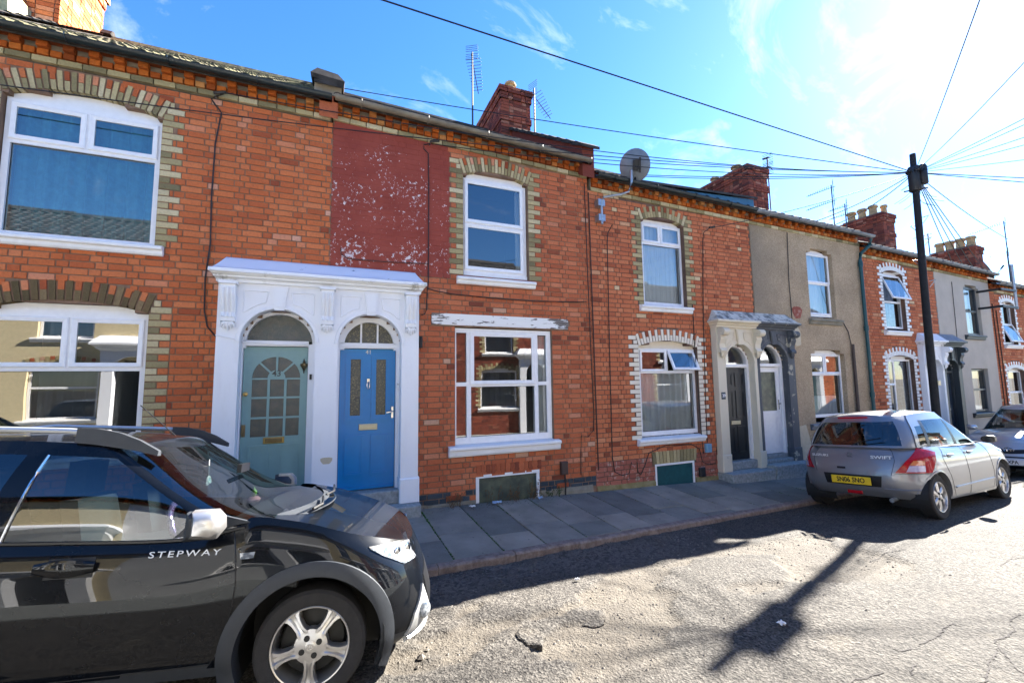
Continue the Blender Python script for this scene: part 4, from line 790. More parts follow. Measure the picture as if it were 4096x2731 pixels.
# ------------------------------------------------------------ door surrounds
def surround(label, xs_, zs, rad, zc0, zc1, zh, yf, zb, mats, hood, split, scroll, plz=.33, lat=.42, fwd_=.75):
    """double doorcase: piers, two arches, keystones, consoles, cornice and swept hood"""
    xa, a0, a1, b0, b1, xb = xs_; T_ = thing('door_surround', label, 'doorway', (0, 0, 0), 'double doorcases of the terrace')
    def comb(x0, x1, arch):
        c = (arch[0]+arch[1])/2; r = (arch[1]-arch[0])/2
        return [(x0, zb), (x0, zc0), (x1, zc0), (x1, zb), (arch[1], zb)]+arcpts(c, zs, r, 0, pi, 20)+[(arch[0], zb)]
    for i, (x0, x1, ar) in enumerate(((xa, split, (a0, a1)), (split, xb, (b0, b1)))):
        m_ = mats[i]; c = (ar[0]+ar[1])/2; r = (ar[1]-ar[0])/2
        pier = fixn(MB().ext(comb(x0, x1, ar), 'y', yf, .16).build('arch_front', m_, T_))
        k = MB().ext([(c-.055, zs+r-.02), (c+.055, zs+r-.02), (c+.095, zc0-.03), (c-.095, zc0-.03)], 'y', yf-.035, yf+.05); k.ext([(c-.04, zs+r+.02), (c+.04, zs+r+.02), (c+.07, zc0-.065), (c-.07, zc0-.065)], 'y', yf-.045, yf-.03); fixn(k.build('keystone', m_, T_))
        for s_ in (-1, 1):   # raised moulding of the sunk spandrel panels
            q = [(c+s_*.135, zc0-.09), (c+s_*(r-.03), zc0-.09), (c+s_*(r-.03), zs+r*.86), (c+s_*.25, zs+r*1.10), (c+s_*.16, zs+r*1.17)]
            mb = MB()
            for p, n_ in zip(q, q[1:]+q[:1]): mb.tube([(p[0], yf-.002, p[1]), (n_[0], yf-.002, n_[1])], .0085, 5)
            mb.build('spandrel_panel', m_, T_)
        ri = fixn(MB().rings([[(c+rr_*cos(t), y, zs+rr_*sin(t)) for rr_, y in ((r+.045, yf-.001), (r+.04, yf-.012), (r+.005, yf-.014), (r-.004, yf))] for t in [pi*i/24 for i in range(25)]], cap=True).build('archivolt', m_, T_))
    # plinth blocks
    for x0, x1, m_ in ((xa-.02, a0+.012, mats[0]), (a1-.012, b0+.012, mats[0]), (b1-.012, xb+.02, mats[1])):
        fixn(MB().bev(x0, x1, yf-.022, .1, zb-.01, zb+plz, .014).build('plinth_block', m_, T_))
    # consoles
    for x, m_ in (((xa+a0)/2, mats[0]), ((a1+b0)/2, mats[0]), ((b1+xb)/2, mats[1])):
        w_ = .078; top = zc0-.005
        if not scroll:
            pr = [(yf, top), (yf-.135, top), (yf-.14, top-.03), (yf-.115, top-.04), (yf-.125, top-.08), (yf-.118, top-.16), (yf-.085, top-.28), (yf-.055, top-.38), (yf-.07, top-.44), (yf-.065, top-.49), (yf, top-.5)]
            mb = MB().ext(pr, 'x', x-w_, x+w_); mb.box(x-w_-.018, x+w_+.018, yf-.15, yf, top-.035, top)
            for j in (-.05, 0, .05): mb.tube([(x+j, p-.004, q) for p, q in pr[4:9]], .017, 6)
            cb = fixn(mb.build('console', m_, T_)); lf = MB()
            for j in range(-2, 3): lf.tube([(x+j*.016, yf-.045, top-.5), (x+j*.03, yf-.05, top-.55+.012*abs(j)), (x+j*.034, yf-.03, top-.61+.022*abs(j))], [.017, .018, .006], 6)
            fixn(lf.build('leaf', m_, cb), 60)
        else:
            pr = [(yf, top)]+[(yf-.11+.075*cos(t), top-.09+.075*sin(t)) for t in [pi/2+pi*1.15*i/12 for i in range(13)]]+[(yf-.09, top-.22), (yf-.05, top-.32), (yf-.045, top-.40), (yf-.07, top-.43), (yf-.085, top-.46), (yf-.07, top-.495), (yf, top-.5)]
            mb = MB().ext(pr, 'x', x-w_, x+w_)
            for s_ in (-1, 1):   # spiral of the volute on both cheeks
                sp = [(x+s_*(w_+.002), yf-.105+(.06-.0042*i)*cos(i*.55+pi/2), top-.09+(.06-.0042*i)*sin(i*.55+pi/2)) for i in range(13)]; mb.tube(sp, .009, 5)
                sp = [(x+s_*(w_+.002), yf-.055+(.028-.0035*i)*cos(i*.7), top-.455+(.028-.0035*i)*sin(i*.7)) for i in range(8)]; mb.tube(sp, .007, 5)
            cb = fixn(mb.build('console', m_, T_)); lf = MB()
            for j in range(-1, 2): lf.tube([(x+j*.025, yf-.04, top-.49), (x+j*.03, yf-.045, top-.54), (x+j*.02, yf-.02, top-.6)], [.024, .022, .006], 6)
            fixn(lf.build('leaf', m_, cb), 60)
    # cornice and hood, one length each side of the paint line when the halves differ
    lv = [(-.0, zc0), (.05, zc0), (.055, zc0+.035), (.09, zc0+.05), (.11, zc0+.055), (.11, zc0+.075), (.15, zc0+.09), (.165, (zc0+zc1)/2+.04), (.19, zc1-.035), (.205, zc1-.03), (.205, zc1)]
    hz = [(.20, zc1), (.20, zc1+.012)]+[(lerp(.19, .03, (t/8)**.55), lerp(zc1+.012, zh, (t/8)**1.35)) for t in range(1, 9)]
    parts = [(xa, xb, 1, 1, mats[0], hood[0])] if mats[0] == mats[1] else [(xa, split, 1, 0, mats[0], hood[0]), (split, xb, 0, 1, mats[1], hood[1])]
    for x0, x1, l, r_, m_, hm in parts:
        fixn(MB().stack([(x0-p*l*lat, x1+p*r_*lat, yf-p*fwd_, z) for p, z in lv], .0).build('cornice', 'paint_white_cornice' if m_ == 'paint_white' else m_, T_))
        fixn(MB().stack([(x0-(p if i < 2 else p-.62*(z-zc1))*l*lat, x1+(p if i < 2 else p-.62*(z-zc1))*r_*lat, yf-p*fwd_ if i < 2 else lerp(yf-.19*fwd_, -.03, min(1, (z-zc1)/(zh-zc1))), z) for i, (p, z) in enumerate(hz)], .0).build('hood', hm, T_), 40)
    return T_
n = NT('paint_white_cornice').set(.5); n.col(n.mix(n.math('MULTIPLY', n.ramp(n.noise(3.2, 8, .7), [(.56, 0.0), (.66, 1.0)]), .75), (.80, .81, .83), (.24, .225, .19))); n.bump(n.noise(25, 5), .2, .006)
n = NT('hood_lead_white').set(.4); n.col(n.mix(n.ramp(n.noise(7, 8, .7), [(.66, 0.0), (.68, 1.0)]), (.78, .82, .90), (.10, .15, .22)))
s43 = surround('white painted double doorcase with fluted consoles round the sage and blue doors', (-1.336, -1.088, -.225, .056, .897, 1.139), 2.356, .43, 3.10, 3.235, 3.45, -.15, .17, ('paint_white', 'paint_white'), ('hood_lead_white',)*2, -.085, False)
s39 = surround('double doorcase with scrolled consoles, cream painted half and dark worn half', (6.98, 7.194, 7.998, 8.159, 9.017, 9.234), 2.12, .4, 2.84, 2.975, 3.2, -.12, .03, ('paint_cream', 'paint_slate'), ('hood_weathered', 'hood_weathered'), 8.08, True)
s35 = surround('double doorcase with white half and dark grey half behind utility pole', (14.28, 14.48, 15.12, 15.29, 15.92, 16.1), 1.95, .35, 2.62, 2.75, 2.97, -.12, -.1, ('paint_white', 'paint_grey_dark'), ('paint_white', 'lead'), 15.2, True)
# blown plaster and steps
fixn(MB().ext([(-.05+.07*cos(t)*(1+.2*sin(3*t)), .82+.055*sin(t)*(1+.25*cos(2*t))) for t in [2*pi*i/12 for i in range(12)]], 'y', -.1525, -.14).build('bare_patch', 'render_patch', s43))
def step(P, x0, x1, y0, z0, z1, mt='stone_step', y1=.2): return fixn(MB().bev(x0, x1, y0, y1, z0, z1, .012).build('step', mt, P))
step(s43, .02, 1.15, -.36, -.2, .168); step(s43, .06, .90, -.12, .168, .345); step(s43, -1.36, -.2, -.36, -.2, .168); step(s43, -1.08, -.23, -.12, .168, .345)
step(s39, 6.96, 8.12, -.34, -.35, .028); step(s39, 8.13, 9.27, -.36, -.4, .09); step(s39, 7.2, 8.0, -.06, .028, .19); step(s39, 8.16, 9.02, -.1, .09, .16); step(s39, 8.2, 9.0, .0, .16, .24); step(s35, 14.3, 16.1, -.3, -.6, -.1)

# ------------------------------------------------------------ doors
def doorway(H, a0, a1, zs, zb, x0, x1, zt, yd, fm, fan='glass_obscure', bars=0, ring=.045, ztr=None):
    """frame, arched fanlight and (empty) leaf position; returns frame object"""
    c = (a0+a1)/2; r = (a1-a0)/2; y = yd-.05; mb = MB(); ztr = ztr or zt+.075
    mb.box(a0, x0-.004, y, yd+.08, zb, zs); mb.box(x1+.004, a1, y, yd+.08, zb, zs); mb.box(x0-.004, x1+.004, y, yd+.08, zt+.004, ztr); mb.box(x0-.004, x1+.004, y-.014, y, zt+.02, ztr-.012)
    n_ = 20; mb.rings([[(c+q*cos(t), yy, zs+q*sin(t)) for q, yy in ((r, yd+.08), (r, y), (r-ring, y), (r-ring, yd+.08))] for t in [pi*i/n_ for i in range(n_+1)]])
    mb.box(a0, a0+ring, y+.001, yd+.079, ztr-.1, zs); mb.box(a1-ring, a1, y+.001, yd+.079, ztr-.1, zs)
    fr = fixn(mb.build('door_frame', fm, H['root'])); q = r-ring+.004
    fixn(MB().ext([(c-q, ztr-.003), (c+q, ztr-.003)]+arcpts(c, zs, q, 0, pi, 18), 'y', yd+.02, yd+.03).build('fanlight', fan, fr))
    for i in range(bars):
        bx = c-q+2*q*(i+1)/(bars+1); MB().box(bx-.012, bx+.012, yd-.01, yd+.02, ztr-.003, zs+sqrt(max(.001, q*q-(bx-c)**2))).build('glazing_bar', fm, fr)
    MB().add([(a0-.3, yd+.9, zb-.2), (a1+.3, yd+.9, zb-.2), (a1+.3, yd+.9, zs+r+.2), (a0-.3, yd+.9, zs+r+.2)], [(0, 1, 2, 3)]).build('hall', 'room', H['root'])
    return fr
def mould(mb, x0, x1, z0, z1, y, w_=.022, h=.012):
    """raised bolection round a sunk panel"""
    frame(mb, x0, x1, z0, z1, y-h, w_, h+.004); frame(mb, x0+w_, x1-w_, z0+w_, z1-w_, y-h*.5, w_*.8, h*.5+.004); return mb
# --- 43: sage door with sunburst glazing
doorway(h43, -1.088, -.225, 2.356, .345, -1.072, -.316, 2.32, .1, 'paint_white', 'glass_obscure', 0, .04, 2.395)
d = MB(); X0, X1, Z0, Z1 = -1.07, -.318, .36, 2.316; y = .1
cols = [(-.968, -.79), (-.76, -.594), (-.564, -.405)]; rws = [(1.66, 1.885), (1.40, 1.635), (1.145, 1.375)]
for a, b, c_, e in ((X0, -.968, Z0, Z1), (-.405, X1, Z0, Z1), (-.968, -.405, 2.205, Z1), (-.968, -.405, Z0, 1.145), (-.79, -.76, 1.145, 1.90), (-.594, -.564, 1.145, 1.90), (-.968, -.405, 1.885, 1.905), (-.968, -.405, 1.635, 1.66), (-.968, -.405, 1.375, 1.40)): d.box(a, b, y+.001*((a+c_)*10 % 3), y+.04, c_, e)
c0 = (-.6865, 1.905); R_o = .282
d.ext([(-.968, 2.205), (-.968, 1.905)]+[(c0[0]-R_o*cos(t), c0[1]+R_o*sin(t)) for t in [pi/2*i/8 for i in range(9)]]+[(c0[0], 2.205)], 'y', y+.0015, y+.04); d.ext([(-.405, 2.205), (-.405, 1.905)]+[(c0[0]+R_o*cos(t), c0[1]+R_o*sin(t)) for t in [pi/2*i/8 for i in range(9)]]+[(c0[0], 2.205)], 'y', y+.0015, y+.04)
d.ext([(c0[0]-.085, 1.9)]+arcpts(c0[0], 1.905, .105, pi, 0, 10)+[(c0[0]+.085, 1.9)], 'y', y-.001, y+.04)
for t in (pi/4, pi/2, 3*pi/4):
    u_, v_ = cos(t), sin(t); d.ext([(c0[0]+.1*u_-.012*v_, c0[1]+.1*v_+.012*u_), (c0[0]+.1*u_+.012*v_, c0[1]+.1*v_-.012*u_), (c0[0]+.3*u_+.012*v_, c0[1]+.3*v_-.012*u_), (c0[0]+.3*u_-.012*v_, c0[1]+.3*v_+.012*u_)], 'y', y+.0008, y+.03)
mould(d, -.985, -.745, .42, 1.04, y); mould(d, -.645, -.395, .42, 1.04, y)
door = fixn(d.build('door', 'door_sage', h43['root']))
for a, b in cols:
    for c_, e in rws: MB().box(a-.004, b+.004, y+.014, y+.02, c_-.004, e+.004).build('pane', 'glass_obscure', door)
for i in range(4):
    t0, t1 = pi*i/4, pi*(i+1)/4; MB().ext([(c0[0]+r*cos(t), c0[1]+r*sin(t)) for r, t in ((.1, t0), (.288, t0), (.288, (t0+t1)/2), (.288, t1), (.1, t1))], 'y', y+.014, y+.02).build('pane', 'glass_obscure', door)
text('43', .11, .004, 'house_number', 'plastic_black', door, at(-.6865, y-.004, 1.962), .001)
lb = MB().bev(-.815, -.57, y-.012, y, 1.055, 1.135, .006).build('letter_plate', 'brass', door); MB().bev(-.79, -.595, y-.018, y-.01, 1.07, 1.12, .004).build('flap', 'brass_dull', lb)
fixn(MB().lathe([(.004, 0), (.028, .002), (.03, .02), (.012, .026), (.022, .045), (.02, .06), (.003, .066)], (-1.035, y, 1.70), 'y', 14).build('door_knob', 'brass', door), 40).data.transform(Matrix.Translation((0, 2*y, 0)) @ Matrix.Scale(-1, 4, (0, 1, 0)))
MB().bev(-1.065, -1.02, y-.01, y, 1.155, 1.31, .004).build('lock_plate', 'brass_dull', door)
kn = MB().lathe([(.004, -.095), (.010, -.08), (.005, -.07), (.022, -.03), (.042, .005), (.046, .03), (.03, .038), (.012, .05), (.018, .06), (.010, .075), (.004, .10)], (-.362, y-.022, 2.06), 'z', 12); fixn(kn.build('knocker', 'brass_dull', door), 40)
fixn(MB().lathe([(.001, 0), (.05, .004), (.085, .004), (.088, .012)], (-.68, y+.008, 1.515), 'y', 20).build('bullseye', 'glass_obscure', door), 40)
fixn(MB().bev(-.288, -.262, .02, .05, 1.88, 1.95, .005).build('door_bell', 'plastic_black', h43['root']))
# --- 41: blue panelled door
doorway(h41, .056, .897, 2.356, .345, .09, .845, 2.31, .1, 'paint_white', 'glass_leaded', 2, .085, 2.39)
d = MB()
for a, b, c_, e in ((.092, .23, .36, 2.306), (.715, .843, .36, 2.306), (.37, .575, .36, 2.306), (.23, .37, 2.16, 2.306), (.575, .715, 2.16, 2.306), (.23, .37, .36, 1.37), (.575, .715, .36, 1.37)): d.box(a, b, y, y+.04, c_, e)
for a, b in ((.17, .43), (.515, .775)): mould(d, a, b, 1.30, 2.225, y, .035, .016); mould(d, a, b, .545, 1.10, y, .03, .014)
d.box(.1, .835, y-.02, y, .36, .40)
door = fixn(d.build('door', 'door_blue', h41['root']))
for a, b in ((.226, .374), (.571, .719)): MB().box(a, b, y+.014, y+.02, 1.366, 2.164).build('pane', 'glass_leaded', door)
text('41', .085, .003, 'house_number', 'letter_silver', door, at(.47, y-.003, 2.262), .0005)
lb = MB().bev(.355, .605, y-.014, y, 1.165, 1.25, .006).build('letter_plate', 'letter_cream', door); MB().bev(.385, .575, y-.02, y-.012, 1.185, 1.23, .004).build('flap', 'letter_cream', lb)
k = MB().tube([(.472+.018*cos(t), y-.02, 1.79+.05*sin(t)) for t in [pi*2*i/14 for i in range(15)]], .007, 6); k.box(.455, .489, y-.02, y, 1.835, 1.885); fixn(k.build('knocker', 'steel', door))
hd = MB().bev(.79, .828, y-.012, y, 1.315, 1.485, .005); hd.tube([(.809, y-.01, 1.415), (.809, y-.05, 1.415), (.78, y-.055, 1.41), (.72, y-.05, 1.40)], .011, 7); fixn(hd.build('handle', 'steel', door))
ip = MB().bev(.862, .893, .02, .05, 1.73, 1.83, .004).build('intercom', 'pvc', h41['root']); text('41', .03, .001, 'house_number', 'plastic_black', ip, at(.877, .018, 1.80))
# --- 39: black panelled door, 37: white half-glazed door
doorway(h39, 7.194, 7.998, 2.12, .19, 7.25, 7.935, 2.045, .07, 'pvc', 'glass', 0, .05, 2.115)
d = MB().box(7.254, 7.931, .07, .11, .2, 2.04)
for a, b in ((7.32, 7.56), (7.63, 7.87)):
    for c_, e in ((1.66, 1.94), (1.02, 1.58), (.32, .86)): mould(d, a, b, c_, e, .07, .025, .012)
door = fixn(d.build('door', 'door_black', h39['root'])); MB().bev(7.47, 7.72, .055, .07, .90, .97, .005).build('letter_plate', 'letter_cream', door)
pl = MB().bev(7.03, 7.13, -.135, -.12, 1.42, 1.56, .004).build('number_plate', 'door_navy', h39['root']); text('39', .085, .002, 'house_number', 'paint_white', pl, at(7.08, -.137, 1.49), .001)
doorway(h37, 8.159, 9.017, 2.12, .24, 8.22, 8.955, 2.06, .07, 'pvc', 'glass', 0, .05, 2.13)
d = frame(MB(), 8.224, 8.951, .25, 2.055, .07, .1, .04); d.box(8.324, 8.851, .07, .11, 1.0, 1.13); d.box(8.324, 8.851, .085, .1, .35, 1.0); mould(d, 8.33, 8.845, .36, .99, .085, .03, .01); door = fixn(d.build('door', 'pvc', h37['root'])); MB().box(8.32, 8.855, .085, .091, 1.12, 1.96).build('pane', 'glass_frosted', door)
hd = MB().bev(8.88, 8.91, .06, .07, 1.15, 1.36, .003); hd.tube([(8.895, .06, 1.28), (8.895, .02, 1.28), (8.82, .015, 1.275)], .01, 6); fixn(hd.build('handle', 'steel', door))
for Hh, a0, a1, m_ in ((h35, 14.48, 15.12, 'door_navy'), (h33, 15.29, 15.92, 'door_navy')):
    doorway(Hh, a0, a1, 1.95, -.1, a0+.05, a1-.05, 1.9, .06, 'paint_white' if Hh is h35 else 'paint_grey_dark', 'glass_obscure', 0, .04, 1.96); d = MB().box(a0+.054, a1-.054, .06, .1, -.1, 1.896); mould(d, a0+.12, a1-.12, .2, .8, .06); mould(d, a0+.12, a1-.12, 1.0, 1.75, .06); door = fixn(d.build('door', m_, Hh['root'])); MB().bev(a0+.2, a1-.2, .045, .06, .88, .94, .004).build('letter_plate', 'letter_silver', door)

# ------------------------------------------------------------ cables on the walls
def P3(l): return [(a, b, c) for a, b, c in l]
def bracket(H, x, z):
    MB().tube([(x, .0, z), (x, -.1, z+.02)], .006, 5).build('hook', 'galv', H['root']); MB().tube([(x-.01, -.1, z+.01), (x+.13, -.11, z+.045)], .018, 6).build('insulator', 'plastic_black', H['root'])
cable(h43, P3([(-1.40,-.1,5.59),(-1.5,-.05,5.56),(-1.55,-.014,5.54),(-1.50,-.014,5.46),(-1.43,-.014,5.38),(-1.45,-.014,5.2),(-1.48,-.014,4.94),(-1.49,-.014,4.24),(-1.475,-.014,3.61),(-1.51,-.014,3.15),(-1.5,-.014,2.75),(-1.46,-.014,2.55),(-1.37,-.014,2.43)]), .009); bracket(h43, -1.5, 5.57)
cable(h43, P3([(-1.34,-.16,2.43),(-1.15,-.162,2.39),(-1.09,-.155,2.365),(-1.05,.03,2.37),(-.7,.03,2.345),(-.33,.03,2.35)]), .005, 'paint_white')
cable(h41, P3([(1.31,-.05,5.50),(1.22,-.014,5.49),(1.22,-.014,5.42),(1.29,-.014,5.36),(1.3,-.014,4.68),(1.3,-.014,3.31),(1.285,-.014,3.2),(1.275,-.014,2.9),(1.25,-.014,2.84),(1.2,-.014,2.82)]), .008); bracket(h41, 1.31, 5.5)
cable(h41, P3([(.06,-.014,3.72),(.07,-.014,3.63),(.17,-.014,3.575),(.7,-.014,3.58),(1.29,-.014,3.61)]), .007, 'cable_brown')
cable(h41, P3([(1.285,-.014,3.23),(1.4,-.014,3.2),(1.68,-.014,3.17),(2.32,-.014,3.145),(3.1,-.014,3.14),(4.08,-.014,3.19)]), .008)
cable(h41, P3([(4.11,-.014,5.35),(4.12,-.014,3.9),(4.14,-.014,2.38),(4.16,-.014,1.2),(4.14,-.014,.97),(4.03,-.014,.87),(3.9,-.014,.9),(3.88,-.014,.6),(3.87,-.014,.25)]), .008)
cable(h39, P3([(4.19,-.012,5.2),(4.2,-.012,3.5),(4.21,-.012,1.5),(4.22,-.012,.3)]), .012, 'cable_brown')
cable(h39, P3([(4.61,-.12,4.62),(4.58,-.02,4.5),(4.56,-.014,4.3),(4.53,-.014,2.38),(4.51,-.014,.5),(4.55,-.014,.24),(4.7,-.014,.17),(4.85,-.014,.19),(4.91,-.014,.38)]), .008)
cable(h39, P3([(7.03,-.05,4.87),(6.93,-.014,4.8),(6.89,-.014,4.6),(6.8,-.014,3.3),(6.73,-.014,1.57),(6.71,-.014,.6)]), .008); bracket(h39, 7.0, 4.87)
cable(h39, P3([(6.52,-.014,3.28),(6.52,-.014,2.42),(6.56,-.014,1.16),(6.58,-.014,.6),(6.6,-.014,.4)]), .008)
cable(h39, P3([(5.03,-.014,.37),(5.04,-.014,.2),(5.1,-.014,.14),(5.2,-.014,.3),(5.3,-.014,.51),(5.7,-.014,.62),(6.3,-.014,.6),(6.5,-.014,.5),(6.56,-.014,.25),(6.7,-.014,.19),(6.9,-.014,.2),(6.94,-.014,.45)]), .008)
cable(h37, P3([(9.44,-.03,5.1),(9.38,-.03,4.04),(9.39,-.03,2.86)]), .008); cable(h37, P3([(11.2,-.03,3.1),(11.35,-.03,2.9),(11.42,-.03,2.6)]), .01, 'plastic_brown')
cable(h33, P3([(16.3,-.03,4.5),(16.25,-.03,2.6)]), .008); cable(h31, P3([(18.55,-.014,4.0),(18.6,-.014,.5)]), .012); cable(h31, P3([(18.75,-.014,3.8),(18.8,-.014,.5)]), .012)

# ------------------------------------------------------------ utility pole and wires
simple('pole_wood', (.012, .012, .013), .8, var=.4, vs=12)
PX_, PY_ = 12.05, -1.25; zb = zk(12)-.3
T_ = thing('utility_pole', 'dark wooden utility pole with junction boxes and climbing steps', 'utility pole', (PX_, PY_, zb+.28))
loc = lambda p: (p[0]-PX_, p[1]-PY_, p[2]-zb-.28)
fixn(MB().tube([loc((11.93, PY_, zb)), loc((11.98, PY_, 3.0)), loc((12.08, PY_, 6.0)), loc((12.10, PY_, 6.86))], [.078, .07, .062, .056], 14).build('pole', 'pole_wood', T_), 40)
LX, LY = .42, -.907                                 # arms and boxes point across the line of sight of the street
b_ = MB()
for i in range(12):
    a = i*2*pi/12; b_.tube([loc((12.09+.08*cos(a), PY_+.08*sin(a), 6.5+.03*sin(i*2))), loc((12.09+.14*cos(a), PY_+.14*sin(a), 6.45)), loc((12.09+.09*cos(a), PY_+.09*sin(a), 6.36))], .018, 5)
fixn(b_.build('wire_clamps', 'plastic_black', T_)); rnd = random.Random(8); zz = -zb-.28
def side(t, z): return (12.08-PX_+LX*t, LY*t, z+zz)
fixn(MB().lathe([(.10, 5.98), (.115, 6.0), (.115, 6.5), (.1, 6.55)], (12.08-PX_, 0, zz), n=14).build('terminal_block', 'plastic_black', T_), 40)
c_ = side(.15, 0); fixn(MB().lathe([(.06, 6.1), (.075, 6.12), (.075, 6.5), (.05, 6.56), (.01, 6.58)], (c_[0], c_[1], zz), n=14).build('splice_box', 'plastic_black', T_), 40)
MB().tube([side(0, 6.15), side(.2, 6.15)], .025, 6).build('bracket', 'plastic_black', T_); MB().tube([side(-.2, 6.03), side(.2, 6.0)], .016, 6).build('cross_arm', 'plastic_black', T_)
for s_, z in ((1, 5.35), (-1, 5.2), (1, 4.85), (-1, 4.4), (1, 3.9)):
    q = MB().tube([side(s_*.06, z), side(s_*.17, z+.02)], .009, 5); q.tube([side(s_*.15, z), side(s_*.06, z-.13)], .007, 5); q.build('climbing_step', 'galv', T_)
for i in range(9):
    r = rnd.uniform(.12, .4); z = rnd.uniform(5.75, 6.25); s_ = rnd.choice((-1, 1))
    MB().tube([side(s_*(.06+r*.5*(1-cos(t))), z-r*.9*sin(t/2)) for t in [2*pi*k/16 for k in range(15)]], .004, 4).build('loose_wire', 'cable_black', T_)
fixn(MB().box(11.93-PX_, 12.02-PX_, -.1, -.085, 1.62+zz, 1.72+zz).build('sign', 'letter_cream', T_))
WT = (12.1, -1.25, 6.42)
def wire(E, sag=.25, r=.011, lab='thin black overhead wire fanning out from the utility pole', S_=WT):
    E = Vector(E); S_ = Vector(S_); n_ = 24; pts = [S_.lerp(E, i/n_)-Vector((0, 0, sag*4*(i/n_)*(1-i/n_))) for i in range(n_+1)]
    return tag(MB().tube(pts, r, 5).build('overhead_wire', 'cable_black'), lab, 'wire', 'overhead wires of the utility pole')
wire((-24.5, -2.05, 6.1), .0, .010, 'long black overhead wire crossing high above the dark red painted panel')
wire((-1.38, -.12, 5.6), .28, .007, 'overhead wire ending at the bracket of the house with sage door'); wire((-5.5, -.1, 5.05), .3, .007, 'overhead wire strung along the facade past the wide white windows'); wire((1.33, -.06, 5.5), .22, .007, 'overhead wire ending at the bracket on the dark red painted panel'); wire((7.03, -.06, 4.88), .1, .007, 'overhead wire ending at the bracket between buff-quoined upper window and pebbledash')
WL = {'o': 'thin black overhead wire running from the utility pole to the houses across the street', 'f': 'thin black overhead wire running on past the utility pole down the street', 'g': 'thin black wire dropping from the utility pole to the grey rendered house', 'p': 'thin black wire dropping from the utility pole to the pebbledashed house', 'r': 'thin black overhead wire running from the utility pole over the chimney roofs'}
for E, sg, l in (((-1, -8.2, 5.0), .2, 'o'), ((2, -8.2, 5.0), .2, 'o'), ((5.9, -8.2, 5.0), .1, 'o'), ((6.6, -8.2, 5.0), .1, 'o'), ((8.4, -8.2, 5.0), .1, 'o'), ((9.4, -8.2, 5.0), .15, 'o'), ((14, -8.2, 5.0), .1, 'o'), ((25, -8.2, 5.0), .1, 'f'), ((30, -8.2, 5.0), .1, 'f'), ((21.4, .4, 6.5), .1, 'f'), ((17.2, .0, 5.0), .05, 'g'), ((16.6, .0, 5.0), .05, 'g'), ((18.6, .0, 4.9), .05, 'g'), ((17.9, .0, 4.9), .05, 'g'), ((9.9, -.1, 5.3), .1, 'p'), ((10.6, -.1, 5.3), .15, 'p'), ((-2.2, 4.5, 9.0), .1, 'r'), ((1.5, 4.8, 8.3), .2, 'r'), ((4.4, 4.6, 8.0), .2, 'r'), ((5.0, 4.6, 8.1), .25, 'r')): wire(E, sg, .0058 if l == 'o' else .0095, WL[l])

# ------------------------------------------------------------ aerials and dish
simple('aerial_metal', (.06, .065, .075), .6, .3, var=.1)  # darkened metal, backlit silhouette put into the colour
def aerial(label, x, y, z0, z1, boom, bl, els, tiltz=0.0, elh=.16, vert=False, second=None):
    T_ = thing('tv_aerial', label, 'aerial', (x, y, z0), 'television aerials on the chimneys'); h = z1-z0
    MB().tube([(0, 0, 0), (0, 0, h)], .022, 6).build('mast', 'aerial_metal', T_)
    def arm(zz, boom, bl):
        bx, by = cos(boom), sin(boom); bo = MB().tube([(-bx*.12, -by*.12, zz-.12*tiltz*-1), (bx*bl, by*bl, zz+bl*tiltz)], .011, 5).build('boom', 'aerial_metal', T_); e = MB()
        for i in range(els):
            t = bl*(.12+.86*i/els); l = elh*(1-.35*i/els)
            if vert: e.tube([(bx*t, by*t, zz+t*tiltz-l), (bx*t, by*t, zz+t*tiltz+l)], .008, 4)
            else: e.tube([(bx*t-by*l, by*t+bx*l, zz+t*tiltz), (bx*t+by*l, by*t-bx*l, zz+t*tiltz)], .008, 4)
        e.build('elements', 'aerial_metal', T_)
        rf = MB()
        for k in (-1, 1):
            for j in range(4): rf.tube([(-bx*.05-by*.16, -by*.05+bx*.16, zz+k*(.04+j*.05)), (-bx*.05+by*.16, -by*.05-bx*.16, zz+k*(.04+j*.05))], .007, 4)
        rf.build('reflector', 'aerial_metal', T_)
    arm(h-.05, boom, bl)
    if second: arm(*second)
    return T_
aerial('tall thin mast television aerial standing free beside the three-pot chimney', 3.12, 3.5, 7.6, 10.27, radians(60), .75, 11, -.75, .2)
aerial('short television aerial with drooping boom strapped to the three-pot chimney', 4.72, 3.2, 7.8, 9.5, radians(20), .62, 9, -.85, .2)
aerial('television aerial strapped to the chimney above pebbledash house', 13.15, 2.95, 7.0, 9.12, radians(200), .3, 5, -.2, .12, second=(1.75, radians(200), .3))
aerial('double television aerial with long booms before the many-pot chimney', 16.5, 3.0, 6.2, 8.76, radians(122), .75, 12, -.25, .14, second=(2.0, radians(122), .8))
aerial('small television aerial between the double aerial and the many-pot chimney', 17.2, 3.0, 6.2, 8.16, radians(122), .5, 8, -.25, .12, second=(1.6, radians(122), .5))
aerial('television aerial with long boom beyond the four-pot chimney', 29.4, 3.0, 5.6, 9.15, radians(107), 1.2, 14, -.25, .2)
aerial('low television aerial with bare boom beyond the four-pot chimney', 29.65, 3.1, 5.6, 7.75, radians(107), 1.3, 6, -.2, .1)
aerial('stubby cross-shaped television aerial beside the utility pole', 22.6, 3.0, 5.8, 7.7, radians(90), .5, 5, 0, .3)
simple('dish_grey', (.16, .18, .205), .5, var=.12)
